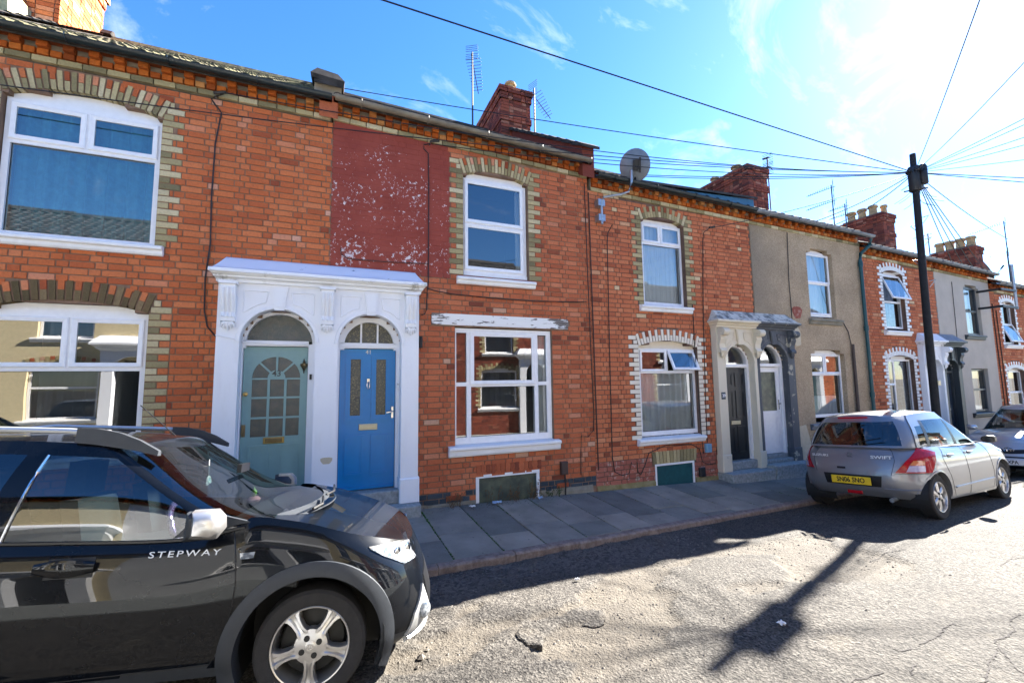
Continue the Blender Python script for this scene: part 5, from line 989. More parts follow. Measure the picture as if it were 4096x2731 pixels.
def dish(label, x, y, z, r, az, el, arm=True):
    T_ = thing('satellite_dish', label, 'satellite dish', (x, y, z), 'satellite dishes'); m = Matrix.Rotation(az, 4, 'Z') @ Matrix.Rotation(-el, 4, 'Y')
    prof = [(r*i/8, .16*r*(i/8)**2*2.0) for i in range(9)]; mb = MB(); rs = [[(h, q*cos(a)*.92, q*sin(a)) for a in [2*pi*k/28 for k in range(28)]] for q, h in prof]+[[(h-.012, q*cos(a)*.92, q*sin(a)) for a in [2*pi*k/28 for k in range(28)]] for q, h in prof[::-1]]
    mb.rings(rs, cap=False); o = fixn(mb.build('reflector', 'dish_grey', T_), 50); o.data.transform(m)
    a = MB().tube([(0, 0, -r*.7), (.3*r, 0, -r*1.0), (r*1.0, 0, -r*.55)], .015, 6); a.tube([(r*.95, 0, -r*.57), (r*1.2, 0, -r*.42)], .035, 8); o = a.build('feed_arm', 'plastic_black', T_); o.data.transform(m)
    b = MB().box(-.09, .0, -.05, .05, -.09, .09); b.box(-.12, -.05, -.08, -.05, -.14, .12); o = fixn(b.build('mount', 'plastic_black', T_)); o.data.transform(m)
    return T_
dd = dish('grey satellite dish on a bent pipe bracket above the red brick house', 5.02, -.32, 5.72, .30, radians(58), radians(22))
q = MB().tube([(-.1, -.01, -.12), (-.11, .0, -.35), (-.16, .02, -.52), (-.3, .08, -.57), (-.45, .12, -.60), (-.6, .17, -.63), (-.63, .2, -.70), (-.63, .2, -1.12)], .021, 8); o = fixn(q.build('bracket_pipe', 'galv', dd), 50)
for z in (-.72, -1.0): fixn(MB().box(-.70, -.56, .19, .32, z-.06, z+.06).build('wall_plate', 'galv', dd))
dish('distant pale satellite dish behind the end chimney', 27.5, 3.4, 6.7, .65, radians(-60), radians(25))
th = thing('wall_bracket', 'dark steel bracket holding a short pole at the eaves of grey rendered house', 'bracket', (18.6, 0, 4.2)); MB().tube([(0, -.5, -.45), (0, -.5, .9)], .035, 8).build('pole', 'galv', th)
for z in (-.4, .1): MB().box(-.9, .05, -.53, -.47, z-.03, z+.03).build('arm', 'plastic_black', th); MB().box(-.9, -.84, -.5, .0, z-.03, z+.03).build('arm', 'plastic_black', th)

# ------------------------------------------------------------ weeds and litter by the cellar window
simple('weed_dry', (.14, .085, .04), .9, var=.4, vs=40); simple('weed_green', (.055, .075, .02), .9, var=.4, vs=40)
def weed(label, x, y, n_, h, spread, mt):
    T_ = thing('weed', label, 'weed', (x, y, zp(x, y)-.01), 'dry weeds at the foot of the wall'); r = random.Random(int(x*100)); st = MB(); lf = MB()
    for i in range(n_):
        bx, by = r.uniform(-spread, spread), r.uniform(-.05, .04); H_ = h*r.uniform(.45, 1); tx, ty = bx+r.uniform(-.12, .12), by+r.uniform(-.06, .03); m_ = (lerp(bx, tx, .4)+r.uniform(-.02, .02), lerp(by, ty, .4), H_*.5)
        st.tube([(bx, by, 0), m_, (tx, ty, H_)], [.003, .0022, .001], 4)
        for k in range(7):
            t = r.uniform(.3, 1); px_, py_, pz_ = lerp(bx, tx, t), lerp(by, ty, t), H_*t; a = r.uniform(0, 6.28); l = r.uniform(.012, .03); lf.add([(px_, py_, pz_), (px_+l*cos(a)*.5+.006, py_+l*sin(a)*.5, pz_+.01), (px_+l*cos(a), py_+l*sin(a), pz_+.004), (px_+l*cos(a)*.5-.006, py_+l*sin(a)*.5, pz_-.004)], [(0, 1, 2, 3)])
    st.build('stems', mt, T_); lf.build('leaves', mt, T_)
for lab, x, n_, h, sp, mt in (('dry brown weed clump between the doorcase and the white cellar window', 1.70, 16, .26, .09, 'weed_dry'), ('sparse dry weeds along the white cellar window frame', 2.45, 20, .30, .3, 'weed_dry'), ('tall dry weed standing against the end of white cellar window', 3.0, 16, .42, .1, 'weed_dry'), ('low greenish weeds between the cellar window and brown meter box', 3.3, 16, .2, .14, 'weed_green')): weed(lab, x, -.07, n_, h, sp, mt)
mb = MB(); rnd = random.Random(77)
simple('debris', (.10, .075, .05), .95, var=.5, vs=30)
for i in range(420):
    x = rnd.gauss(2.3, .75); y = -abs(rnd.gauss(.1, .09))-.03; a = rnd.uniform(0, 6.28); l = rnd.uniform(.008, .022); z = zp(x, y)+.006
    if 1.2 < x < 4: mb.add([(x, y, z), (x+l*cos(a)*.6, y+l*sin(a)*.6, z+rnd.uniform(.002, .012)), (x+l*cos(a+1), y+l*sin(a+1), z)], [(0, 1, 2)])
tag(mb.build('leaf_litter', 'debris'), 'dead leaves and dirt swept against the foot of the wall', 'leaf litter', kind='stuff')
simple('wrapper_blue', (.42, .60, .85), .35, var=.3, vs=50); simple('wrapper_white', (.75, .75, .76), .5, var=.2, vs=50)
def litter(label, x, y, s, mt, ground=zp):
    r = random.Random(int(x*1000)); n_ = 7; z = ground(x, y)+.012; mb = MB().grid(lambda u, v: (x+(u-.5)*s+r.uniform(-.2, .2)*s, y+(v-.5)*s*.7+r.uniform(-.15, .15)*s, z+r.uniform(0, .45)*s), n_, n_)
    tag(mb.build('litter', mt), label, 'litter', 'scraps of litter')
litter('crumpled blue and white wrapper below the cellar window', 2.32, -.16, .11, 'wrapper_blue'); litter('small blue scrap beside the tall dry weed', 3.05, -.13, .07, 'wrapper_blue'); litter('crumpled white paper beside the dry weed clump', 1.92, -.2, .07, 'wrapper_white'); litter('flattened white paper scrap inside the pole shadow on the road', 3.19, -3.98, .055, 'wrapper_white', zroad); litter('torn pale wrapper on the edge of the house shadow', 2.19, -2.66, .05, 'wrapper_white', zroad)
# ------------------------------------------------------------ cars
def paintm(name, c, flake=.0, rough=.25, metal=0.0, coat=1.0, dust=.12):
    n = NT(name).set(rough, metal, .06 if not metal else .5, coat); n.b.inputs['Coat Roughness'].default_value = .015; n.b.inputs['Coat IOR'].default_value = 1.42
    k = n.mix(n.math('MULTIPLY', n.ramp(n.noise(3, 6), [(.35, 0.0), (.75, 1.0)]), dust), c, (.20, .17, .13)); n.col(k)
    if metal: n.bump(n.noise(900, 2), .03, .001)
paintm('car_black', (.002, .003, .005), dust=.012, rough=.35, coat=.8); paintm('car_grey', (.20, .205, .222), rough=.34, metal=.45, dust=.1); paintm('car_silver', (.52, .55, .58), rough=.35, metal=.8, dust=.05); paintm('car_dark', (.012, .013, .015), dust=.03); paintm('car_white', (.72, .72, .72), dust=.03)
simple('car_plastic', (.026, .030, .036), .55, var=.12, vs=30, bump=.15, bs=300); simple('car_trim', (.008, .008, .009), .35, var=0); simple('car_silver_trim', (.55, .56, .57), .35, .6, var=.05); simple('bezel', (.30, .30, .29), .45, .1, var=.05)
simple('tyre', (.022, .021, .021), .85, var=.25, vs=25, bump=.3, bs=150); simple('alloy', (.56, .55, .54), .32, .85, var=.1, vs=20); simple('alloy_dark', (.06, .06, .062), .5, .5, var=.1); simple('hub_black', (.012, .012, .012), .6, var=0); simple('chrome', (.75, .76, .77), .12, 1, var=0)
simple('seat', (.030, .032, .036), .9, var=.2, vs=40); simple('cabin', (.014, .015, .017), .85, var=.1)
n = NT('car_glass'); n.t.nodes.remove(n.b); tr = n.n('BsdfTransparent'); tr.inputs[0].default_value = (.36, .44, .45, 1); gl = n.n('BsdfGlossy'); gl.inputs['Roughness'].default_value = .002; lw = n.n('LayerWeight'); lw.inputs['Blend'].default_value = .35; ms = n.n('MixShader')
n.l(n.math('ADD', n.math('MULTIPLY', lw.outputs['Fresnel'], .8), .10, True), ms.inputs[0]); n.l(tr.outputs[0], ms.inputs[1]); n.l(gl.outputs[0], ms.inputs[2]); n.l(ms.outputs[0], n.o.inputs[0])
n = NT('lens_red').set(.15, spec=.35, coat=.2); n.col(n.mix(n.ramp(n.noise(60, 2), [(.4, 0.0), (.6, 1.0)]), (.26, .004, .010), (.36, .008, .014)))
n = NT('lens_clear').set(.06, spec=.8, coat=1); n.col(n.mix(n.ramp(n.noise(35, 2), [(.4, 0.0), (.6, 1.0)]), (.10, .115, .13), (.34, .36, .38)))
n = NT('lens_amber').set(.1, spec=.8, coat=1); n.col((.50, .16, .06)); n = NT('lens_smoke').set(.06, spec=.8, coat=1); n.col((.34, .30, .42))
simple('plate_yellow', (.72, .50, .02), .45, var=.04); simple('plate_white', (.74, .75, .76), .45, var=.04)
n = NT('sequins').set(.2, .7); vo = n.n('TexVoronoi'); vo.inputs['Scale'].default_value = 160; n.l(n.P(), vo.inputs['Vector']); n.col(n.ramp(vo.outputs['Color'], [(.2, (.09, .02, .20)), (.55, (.55, .30, .62)), (.85, (.85, .70, .80))]))

simple('badge', (.66, .67, .68), .35, .2, var=0)
class Body:
    """lower car body: stacked rounded-rectangle plan loops.  x forward, y left, z up, origin on the ground under the front axle"""
    def __init__(s, lv, zb, zt, cf=(.42, .34), cr_=(.30, .26), bowf=.10, bowr=.06): s.lv = lv; s.zb = zb; s.zt = zt; s.cf = cf; s.cr = cr_; s.bf = bowf; s.br = bowr
    def pt(s, q, v, sg=-1):
        f, r, w_ = (sint([(l[0], l[i]) for l in s.lv], v) for i in (1, 2, 3))
        (ax, ay), (bx, by) = s.cf, s.cr
        if q <= 1: y = (w_-ay)*q; x = f
        elif q <= 2: t = (q-1)*pi/2; x = f-ax+ax*cos(t); y = w_-ay+ay*sin(t)
        elif q <= 3: x = lerp(f-ax, r+bx, q-2); y = w_
        elif q <= 4: t = (q-3)*pi/2; x = r+bx-bx*sin(t); y = w_-by+by*cos(t)
        else: x = r; y = (w_-by)*(5-q)
        if q < 2: x -= s.bf*(y/w_)**2
        elif q < 3 : x -= s.bf*max(0, 1-(q-2)*4)**2
        if q > 3: x += s.br*(y/w_)**2
        elif q > 2: x += s.br*max(0, (q-2)*4-3)**2
        return Vector((x, sg*y, lerp(sint(s.zb, x), sint(s.zt, x), v)))
    def at(s, q, z, sg=-1, off=0.0):
        v = .5
        for _ in range(8):
            p = s.pt(q, v, sg); a, b = sint(s.zb, p.x), sint(s.zt, p.x); v = min(1, max(0, (z-a)/(b-a)))
        p = s.pt(q, v, sg)
        if off:
            d1 = s.pt(min(5, q+.01), v, sg)-s.pt(max(0, q-.01), v, sg); d2 = s.pt(q, min(1, v+.02), sg)-s.pt(q, max(0, v-.02), sg); n_ = d1.cross(d2).normalized()
            if n_.dot(Vector((p.x+1.2, p.y*2, 0))) < 0: n_ = -n_
            p = p+n_*off
        return p
    def qx(s, x, v=.5):
        a, b = 1.0, 4.0
        for _ in range(30):
            m_ = (a+b)/2
            if s.pt(m_, v).x > x: a = m_
            else: b = m_
        return (a+b)/2
def patch(B, corners, off, name, mt, parent, sg=-1, n_=10, thick=.0, both=False):
    """bilinear panel lying on the body surface; corners (q,z) in order"""
    (a, b, c, d) = corners; r_ = []
    for s_ in ((sg, -sg) if both else (sg,)):
        def f(u, v): q = lerp(lerp(a[0], b[0], u), lerp(d[0], c[0], u), v); z = lerp(lerp(a[1], b[1], u), lerp(d[1], c[1], u), v); return B.at(q, z, s_, off)
        mb = MB(); mb.grid(f, n_, n_); g = lambda u, v: f(u, v)
        bd = [(i/(n_-1), 0) for i in range(n_)]+[(1, i/(n_-1)) for i in range(1, n_)]+[(1-i/(n_-1), 1) for i in range(1, n_)]+[(0, 1-i/(n_-1)) for i in range(1, n_-1)]
        def fl(u, v): q = lerp(lerp(a[0], b[0], u), lerp(d[0], c[0], u), v); z = lerp(lerp(a[1], b[1], u), lerp(d[1], c[1], u), v); return B.at(q, z, s_, -.004)
        mb.rings([[f(*t) for t in bd], [fl(*t) for t in bd]], cap=False); r_.append(fixn(mb.build(name, mt, parent), 45))
    return r_[0] if not both else r_
def strip(B, pts, w_, off, name, mt, parent, sg=-1):
    """seam or moulding following the surface through (q,z) points"""
    P = [];
    for (q0, z0), (q1, z1) in zip(pts, pts[1:]):
        k = 8; P += [(lerp(q0, q1, i/k), lerp(z0, z1, i/k)) for i in range(k)]
    P.append(pts[-1]); return MB().tube([B.at(q, z, sg, off) for q, z in P], w_, 5).build(name, mt, parent)
def wheel(T_, x, yo, R_, rim, style, sg=-1, wd=.19, mts=('alloy', 'alloy_dark')):
    """tyre, alloy, hub at axle x; yo = |y| of the outer face"""
    def mv(o): o.data.transform(Matrix.Translation((x, sg*yo, R_)) @ (Matrix.Identity(4) if sg < 0 else Matrix.Rotation(pi, 4, 'Z'))); return o
    ty = MB().lathe([(rim*.98, .012), (rim*1.02, .004), (rim*1.1, -.003), (R_*.93, .0), (R_*.985, .014), (R_, .035), (R_, wd-.035), (R_*.98, wd-.01), (rim*1.02, wd), (rim*.98, wd-.012)], ax='y', n=48, cap=False)
    w_ = mv(fixn(ty.build('tyre', 'tyre', T_), 35)); tr_ = MB()
    for k in range(60):
        a = 2*pi*k/60; c_, s_ = cos(a), sin(a)
        for y0, y1 in ((.03, .085), (.105, .16)): tr_.add([((R_+.0015)*cos(a+d), y, (R_+.0015)*sin(a+d)) for y, d in ((y0, 0), (y1, .03), (y1, .062), (y0, .032))], [(0, 1, 2, 3)])
    rm = MB().lathe([(rim*.98, .014), (rim*1.0, .006), (rim*.985, .002), (rim*.955, .004), (rim*.94, .02), (rim*.91, .05), (rim*.88, wd-.03), (rim*.97, wd-.012)], ax='y', n=48, cap=False); r_ = mv(fixn(rm.build('rim', mts[0], w_), 35))
    mv(fixn(MB().lathe([(rim*.87, wd-.04), (rim*.8, wd*.55), (rim*.45, wd*.5), (.01, wd*.5)], ax='y', n=30).build('brake_disc', 'hub_black', w_)))
    sp = MB(); nS = 5
    if style == 'fork':      # five broad spokes, each splitting towards the rim
        for k in range(nS):
            a0 = pi/2+2*pi*(k+.5)/nS
            def P(r, t, y): return (r*cos(a0+t), y, r*sin(a0+t))
            rs = []
            for r, t, y, g_ in ((rim*.18, .62, .012, .0), (rim*.40, .46, .010, .002), (rim*.52, .25, .012, .010), (rim*.74, .20, .018, .016), (rim*.88, .235, .022, .012), (rim*.965, .30, .024, .006)):
                rs.append([P(r, -t, y+.05), P(r, -t, y+.014), P(r, -t*.82, y), P(r, -t*.42, y), P(r, -t*.22, y+g_), P(r, t*.22, y+g_), P(r, t*.42, y), P(r, t*.82, y), P(r, t, y+.014), P(r, t, y+.05)])
            sp.rings(rs)
        sp.lathe([(rim*.44, .06), (rim*.42, .014), (rim*.33, .010), (rim*.15, .004), (rim*.03, .004)], ax='y', n=30)
    else:                     # six plain broad spokes
        nS = 6
        for k in range(nS):
            a0 = pi/2+2*pi*k/nS
            def P(r, h, y): return (r*cos(a0)-h*sin(a0), y, r*sin(a0)+h*cos(a0))
            sp.rings([[P(r, -h, y+.012), P(r, -h*.6, y), P(r, h*.6, y), P(r, h, y+.012), P(r, h, y+.04), P(r, -h, y+.04)] for r, h, y in ((rim*.12, .034, .012), (rim*.3, .030, .012), (rim*.7, .034, .016), (rim*.96, .046, .022))])
        sp.lathe([(rim*.34, .05), (rim*.31, .012), (rim*.15, .006), (rim*.03, .006)], ax='y', n=24)
    mv(fixn(sp.build('spokes', mts[0], w_), 30)); 
    for k in range(4): a = pi/4*.6+pi/2*k; mv(MB().lathe([(.017, .0025), (.017, .014)], (.052*cos(a), 0, .052*sin(a)), 'y', 10).build('wheel_bolt', 'hub_black', w_))
    mv(fixn(MB().lathe([(.033, .006), (.033, .001), (.028, -.001), (.002, -.002)], ax='y', n=20).build('hub_cap', mts[0], w_), 30))
    if style == 'fork': mv(text('D', .045, .001, 'emblem', 'chrome', w_, at(0, -.003, 0), .001, sx=1.2))
    return w_
def archring(B, xc, zc, R_, w_, off, name, mt, parent, a0, a1, sg=-1, lip=.03):
    rs = []
    for i in range(37):
        a = a0+(a1-a0)*i/36
        def S_(r, o): x = xc+r*cos(a); z = zc+r*sin(a); z = max(z, sint(B.zb, x)+.0); p = B.at(B.qx(x), z, sg); return Vector((x, p.y+sg*o, zc+r*sin(a)))
        pa, pb = S_(R_, off), S_(R_+w_, off*.6); rs.append([Vector((pa.x, pa.y-sg*.12, pa.z)), pa, pa.lerp(pb, .5)+Vector((0, sg*off*.35, 0)), pb, Vector((pb.x, pb.y-sg*(off+.01), pb.z))])
    return fixn(MB().rings(rs, cap=True, closed=False).build(name, mt, parent), 40)
def carbody(T_, B, paint, arches, cls, nside=130, nv=30, doors=()):
    """mesh the lower body; cls(p,q,v)->part key or None; arches cut out"""
    qs = [i/8 for i in range(8)]+[1+i/12 for i in range(12)]+[2+i/nside for i in range(nside)]+[3+i/12 for i in range(12)]+[4+i/8 for i in range(9)]
    parts = {}; pos = {}
    for sg in (-1, 1):
        G = []
        for q in qs:
            col_ = []
            for j in range(nv+1):
                p = B.pt(q, j/nv, sg)
                for xc, zc, R_ in arches:
                    d = hypot(p.x-xc, p.z-zc)
                    if 1.3 < q < 3.6 and abs(d-R_) < .016 and d > 0: p.x = xc+(p.x-xc)*R_/d; p.z = zc+(p.z-zc)*R_/d
                col_.append(p)
            G.append(col_)
        for i in range(len(qs)-1):
            for j in range(nv):
                c4 = [G[i][j], G[i+1][j], G[i+1][j+1], G[i][j+1]]; m_ = sum(c4, Vector())/4; q = (qs[i]+qs[i+1])/2
                if 1.3 < q < 3.6 and any(hypot(m_.x-xc, m_.z-zc) < R_ for xc, zc, R_ in arches): continue
                k = cls(m_, q, (j+.5)/nv, sg)
                if k: parts.setdefault(k, MB()).add(c4 if sg < 0 else c4[::-1], [(0, 1, 2, 3)])
    return parts, qs
def greenhouse(T_, g, paint, glass='car_glass', sidewins=(), nf=14, ns=60, nu=14, clip=None):
    """cabin: loops from belt (u=0) to roof edge (u=1).  g: dict of tables in u: f,r,w ; zb(x) belt; zr(x) roof edge"""
    qs = [i/nf for i in range(nf)]+[1+i/6 for i in range(6)]+[2+i/ns for i in range(ns)]+[3+i/6 for i in range(6)]+[4+i/nf for i in range(nf+1)]
    def P(q, u, sg):
        f, r, w_ = (sint(g[k], u) for k in 'frw'); ax, ay = g['cf']; bx, by = g['cr']
        if q <= 1: y = (w_-ay)*q; x = f
        elif q <= 2: t = (q-1)*pi/2; x = f-ax+ax*cos(t); y = w_-ay+ay*sin(t)
        elif q <= 3: t = q-2; tb, xb = g['b'][0], g['b'][1]+.05*u; x = lerp(f-ax, xb, t/tb) if t < tb else lerp(xb, r+bx, (t-tb)/(1-tb)); y = w_
        elif q <= 4: t = (q-3)*pi/2; x = r+bx-bx*sin(t); y = w_-by+by*cos(t)
        else: x = r; y = (w_-by)*(5-q)
        bow = lerp(g['bow'], g['bow']*.7, u)
        if q < 2: x -= bow*(y/w_)**2
        elif q < 3: x -= bow*max(0, 1-(q-2)*3)**2
        if q > 3: x += g['bowr']*(y/w_)**2
        y *= 1-g.get('tp', 0)*sstep(-1.5, -2.8, x); z = lerp(sint(g['zb'], x), sint(g['zr'], x), u)
        return Vector((x, sg*y, z))
    parts = {}; us = [i/nu for i in range(nu+1)]
    for sg in (-1, 1):
        G = [[P(q, u, sg) for u in us] for q in qs]
        for i in range(len(qs)-1):
            q = (qs[i]+qs[i+1])/2
            for j in range(nu):
                u = (us[j]+us[j+1])/2; k = 'cabin_frame'
                if q < g.get('wsq', 1.45) and g.get('ws', (.0, .97))[0] < u < g.get('ws', (.0, .97))[1]: k = 'windscreen'
                elif q > g.get('rwq', 3.7) and g.get('rw', (.1, .9))[0] < u < g.get('rw', (.1, .9))[1]: k = 'rear_window'
                else:
                    for n_, (qa, qb, ua, ub) in enumerate(sidewins):
                        if qa < q < qb and ua < u < ub: k = ('side_window', n_, sg)
                c4 = [G[i][j], G[i+1][j], G[i+1][j+1], G[i][j+1]]; parts.setdefault(k, MB()).add(c4 if sg < 0 else c4[::-1], [(0, 1, 2, 3)])
    top = [(P(q, 1, -1), P(q, 1, 1)) for q in qs]; cr_ = g['crown']; mb = MB()
    mb.grid(lambda a, b: (lambda l, r: l.lerp(r, b)+Vector((0, 0, cr_*(1-(2*b-1)**2)*min(1, abs(l.y)/.4))))(*top[min(len(top)-1, int(round(a*(len(top)-1))))]), len(top), 15)
    fixn(mb.build('roof', paint, T_), 60)
    for k, mb in parts.items():
        if k == 'cabin_frame': fixn(mb.build('cabin_frame', paint, T_), 40)
        else: fixn(mb.build(k if isinstance(k, str) else k[0], glass, T_), 50)
    return P
def hoodsheet(T_, B, x0, x1, crown, paint, name, rear=False):
    """sheet across the body between its top edges, from plan position x0 towards an end"""
    qs = [i/10 for i in range(10)]+[1+i/14 for i in range(14)]+[2+i/60 for i in range(61)]
    if rear: qs = [5-q for q in qs]
    L = [B.pt(q, 1, -1) for q in qs]; L = [p for p in L if (p.x > x0 if not rear else p.x < x0)]
    mb = MB(); mb.grid(lambda a, b: (lambda p: Vector((p.x, -abs(p.y)+2*abs(p.y)*b, p.z+crown*(1-(2*b-1)**2)*min(1, abs(p.y)/.5))))(L[int(round(a*(len(L)-1)))]), len(L), 17)
    return fixn(mb.build(name, paint, T_), 60)
def seat(T_, x, y, z, h=.62, mt='seat', head=True):
    s_ = MB().rings([[(x-.05+t*.5, y-.23+a, z-.02+b) for a, b in ((0, 0), (.46, 0), (.46, .12), (.40, .15), (.06, .15), (0, .12))] for t in (0, .5, 1)]); s_.rings([[(x-.06-t*.16+d, y-.22+.02*t+a*(1-.12*t), z+.1+t*h) for a, d in ((0, .0), (.0, .09), (.08, .12), (.36, .12), (.44, .09), (.44, .0))] for t in (0, .3, .6, .9, 1)])
    o = fixn(s_.build('seat', mt, T_), 40)
    if head: fixn(MB().rings([[(x-.25+d, y-.12+a, z+h+.12+t*.2) for a, d in ((0, .0), (.02, .09), (.22, .09), (.24, .0))] for t in (0, .2, .85, 1)]).build('headrest', mt, o), 40)
    return o
def plate(parent, s, mtx, mt, wd=.52, ht=.111, sx=1.0, size=.098):
    p = MB().bev(-wd/2, wd/2, -.006, .0, -ht/2, ht/2, .003); p = p.build('number_plate', mt, parent); p.data.transform(mtx)
    text(s, size, .001, 'lettering', 'cable_black', p, mtx @ at(0, -.008, .0), .0022, sx=sx); return p

# ============ the near black car
YB = -radians(7.5); SC = .98
T_ = thing('parked_car', 'black small crossover car with silver mirror, roof rails and STEPWAY lettering', 'car', (.0, -2.70, -.095), 'cars parked along the kerb', (radians(-5.0), radians(2.8), YB)); T_.scale = (SC,)*3; near = T_
B = Body([(0, .64, -3.12, .82), (.12, .73, -3.2, .85), (.3, .755, -3.22, .86), (.55, .725, -3.2, .865), (.75, .69, -3.16, .855), (.9, .645, -3.12, .825), (1, .60, -3.08, .79)],
         [(-3.4, .32), (-2.9, .25), (-.5, .22), (.4, .20), (.85, .22)], [(-3.2, .93), (-2.4, 1.0), (-1.4, .965), (-.72, .952), (-.45, 1.02), (-.40, 1.055), (-.2, 1.03), (-.04, .995), (.15, .937), (.30, .892), (.40, .86), (.5, .822), (.58, .78), (.70, .71)], cf=(.46, .40), bowf=.13)
AR = [(.0, .315, .42), (-2.59, .315, .42)]
def clsn(p, q, v, sg):
    if p.z < .30 and (q < 1.9 or q > 3.2): return 'front_bumper_lower' if p.x > 0 else 'rear_bumper_lower'
    if p.z < .285: return ('sill' if -2.2 < p.x < -.2 else 'sill_end' if p.x > -1 else 'sill_rear', 8, sg)
    if p.x > .36 and q < 2.05 and p.z < .70: return 'front_bumper'
    if 2 <= q <= 3 and -1.62 < p.x < -.42: return ('door', 0, sg)
    if 2 <= q <= 3 and -2.35 < p.x <= -1.62: return ('door', 1, sg)
    return ('front_wing' if p.x > -1 else 'rear_quarter', 9, sg)
parts, qs = carbody(T_, B, 'car_black', AR, clsn)
DO = {}
for k, mb in parts.items():
    nm = k if isinstance(k, str) else k[0]; o = fixn(mb.build(nm, 'car_plastic' if 'lower' in nm or 'sill' in nm else 'car_black', T_), 50)
    if nm == 'door': DO[k[1:]] = o
hoodsheet(T_, B, -.30, 0, .008, 'car_black', 'bonnet'); hoodsheet(T_, B, -2.55, 0, .02, 'car_black', 'tailgate_top', True)
G = dict(f=[(0, -.02), (.35, -.36), (.7, -.72), (1, -1.02)], r=[(0, -3.05), (.5, -2.95), (1, -2.75)], w=[(0, .80), (.3, .765), (.65, .70), (1, .60)], cf=(.14, .12), cr=(.2, .2), bow=.27, bowr=.06, zb=[(-3.1, .95), (-2.4, 1.0), (-1.4, .965), (-.72, .95), (-.45, 1.0), (-.2, 1.03), (.1, 1.03)], zr=[(-3.1, 1.43), (-2.6, 1.485), (-1.8, 1.50), (-1.4, 1.485), (-1.1, 1.455), (-.9, 1.41), (-.4, 1.23), (0, 1.06)], b=(.52, -1.60), crown=.055, wsq=1.62, ws=(0, .965))
GP = greenhouse(T_, G, 'car_black', sidewins=((2.015, 2.515, .0, .86), (2.56, 2.9, .02, .86)))
simple('dash', (.03, .032, .035), .8, var=.1)
# cabin
fixn(MB().rings([[(x, y, z) for y, z in ((-.72, .35), (.72, .35), (.72, .80), (-.72, .80))] for x in (-2.9, -.5)], cap=False).build('cabin_tub', 'cabin', T_)); MB().box(-2.9, -.5, -.72, .72, .30, .35).build('cabin_floor', 'cabin', T_)
fixn(MB().rings([[(x, -.76, z), (x, .76, z), (x, .76, z-.35), (x, -.76, z-.35)] for x, z in ((-.12, .98), (-.3, 1.01), (-.55, 1.0), (-.70, .93))]).build('dashboard', 'dash', T_), 40)
seat(T_, -1.28, -.38, .45, .60); seat(T_, -1.28, .38, .45, .60); seat(T_, -2.2, -.3, .45, .5); seat(T_, -2.2, .3, .45, .5)
sw = MB().tube([(.0, .175*cos(t), .175*sin(t)) for t in [2*pi*i/28 for i in range(29)]], .021, 8); sw = fixn(sw.build('steering_wheel', 'sequins', T_), 60); sw.data.transform(Matrix.Translation((-.90, -.37, .93)) @ Matrix.Rotation(radians(-27), 4, 'Y'))
hub = MB().box(-.02, .03, -.06, .06, -.05, .04); hub.tube([(0, -.18, 0), (0, .18, 0)], .014, 5); hub = hub.build('steering_hub', 'car_trim', T_); hub.data.transform(Matrix.Translation((-.88, -.37, .93)) @ Matrix.Rotation(radians(-27), 4, 'Y'))
fixn(MB().box(-.72, -.69, -.1, .1, 1.25, 1.31).build('rear_view_mirror', 'car_trim', T_))
simple('charm_white', (.75, .73, .68), .6, var=.1); simple('charm_teal', (.2, .5, .5), .6, var=.1)
ch = thing('hanging_charm', 'small rainbow charm hanging inside the black car windscreen', 'charm', (-.79, -2.70, 1.12)); cm = MB()
for r, mt in ((.05, 'charm_white'), (.035, 'charm_teal'), (.02, 'charm_white')): MB().tube([(.0, r*cos(t)*.9, r*sin(t)) for t in [pi*i/10 for i in range(11)]], .008, 5).build('rainbow_band', mt, ch)
MB().tube([(0, 0, .05), (0, 0, .17)], .002, 4).build('cord', 'charm_white', ch)
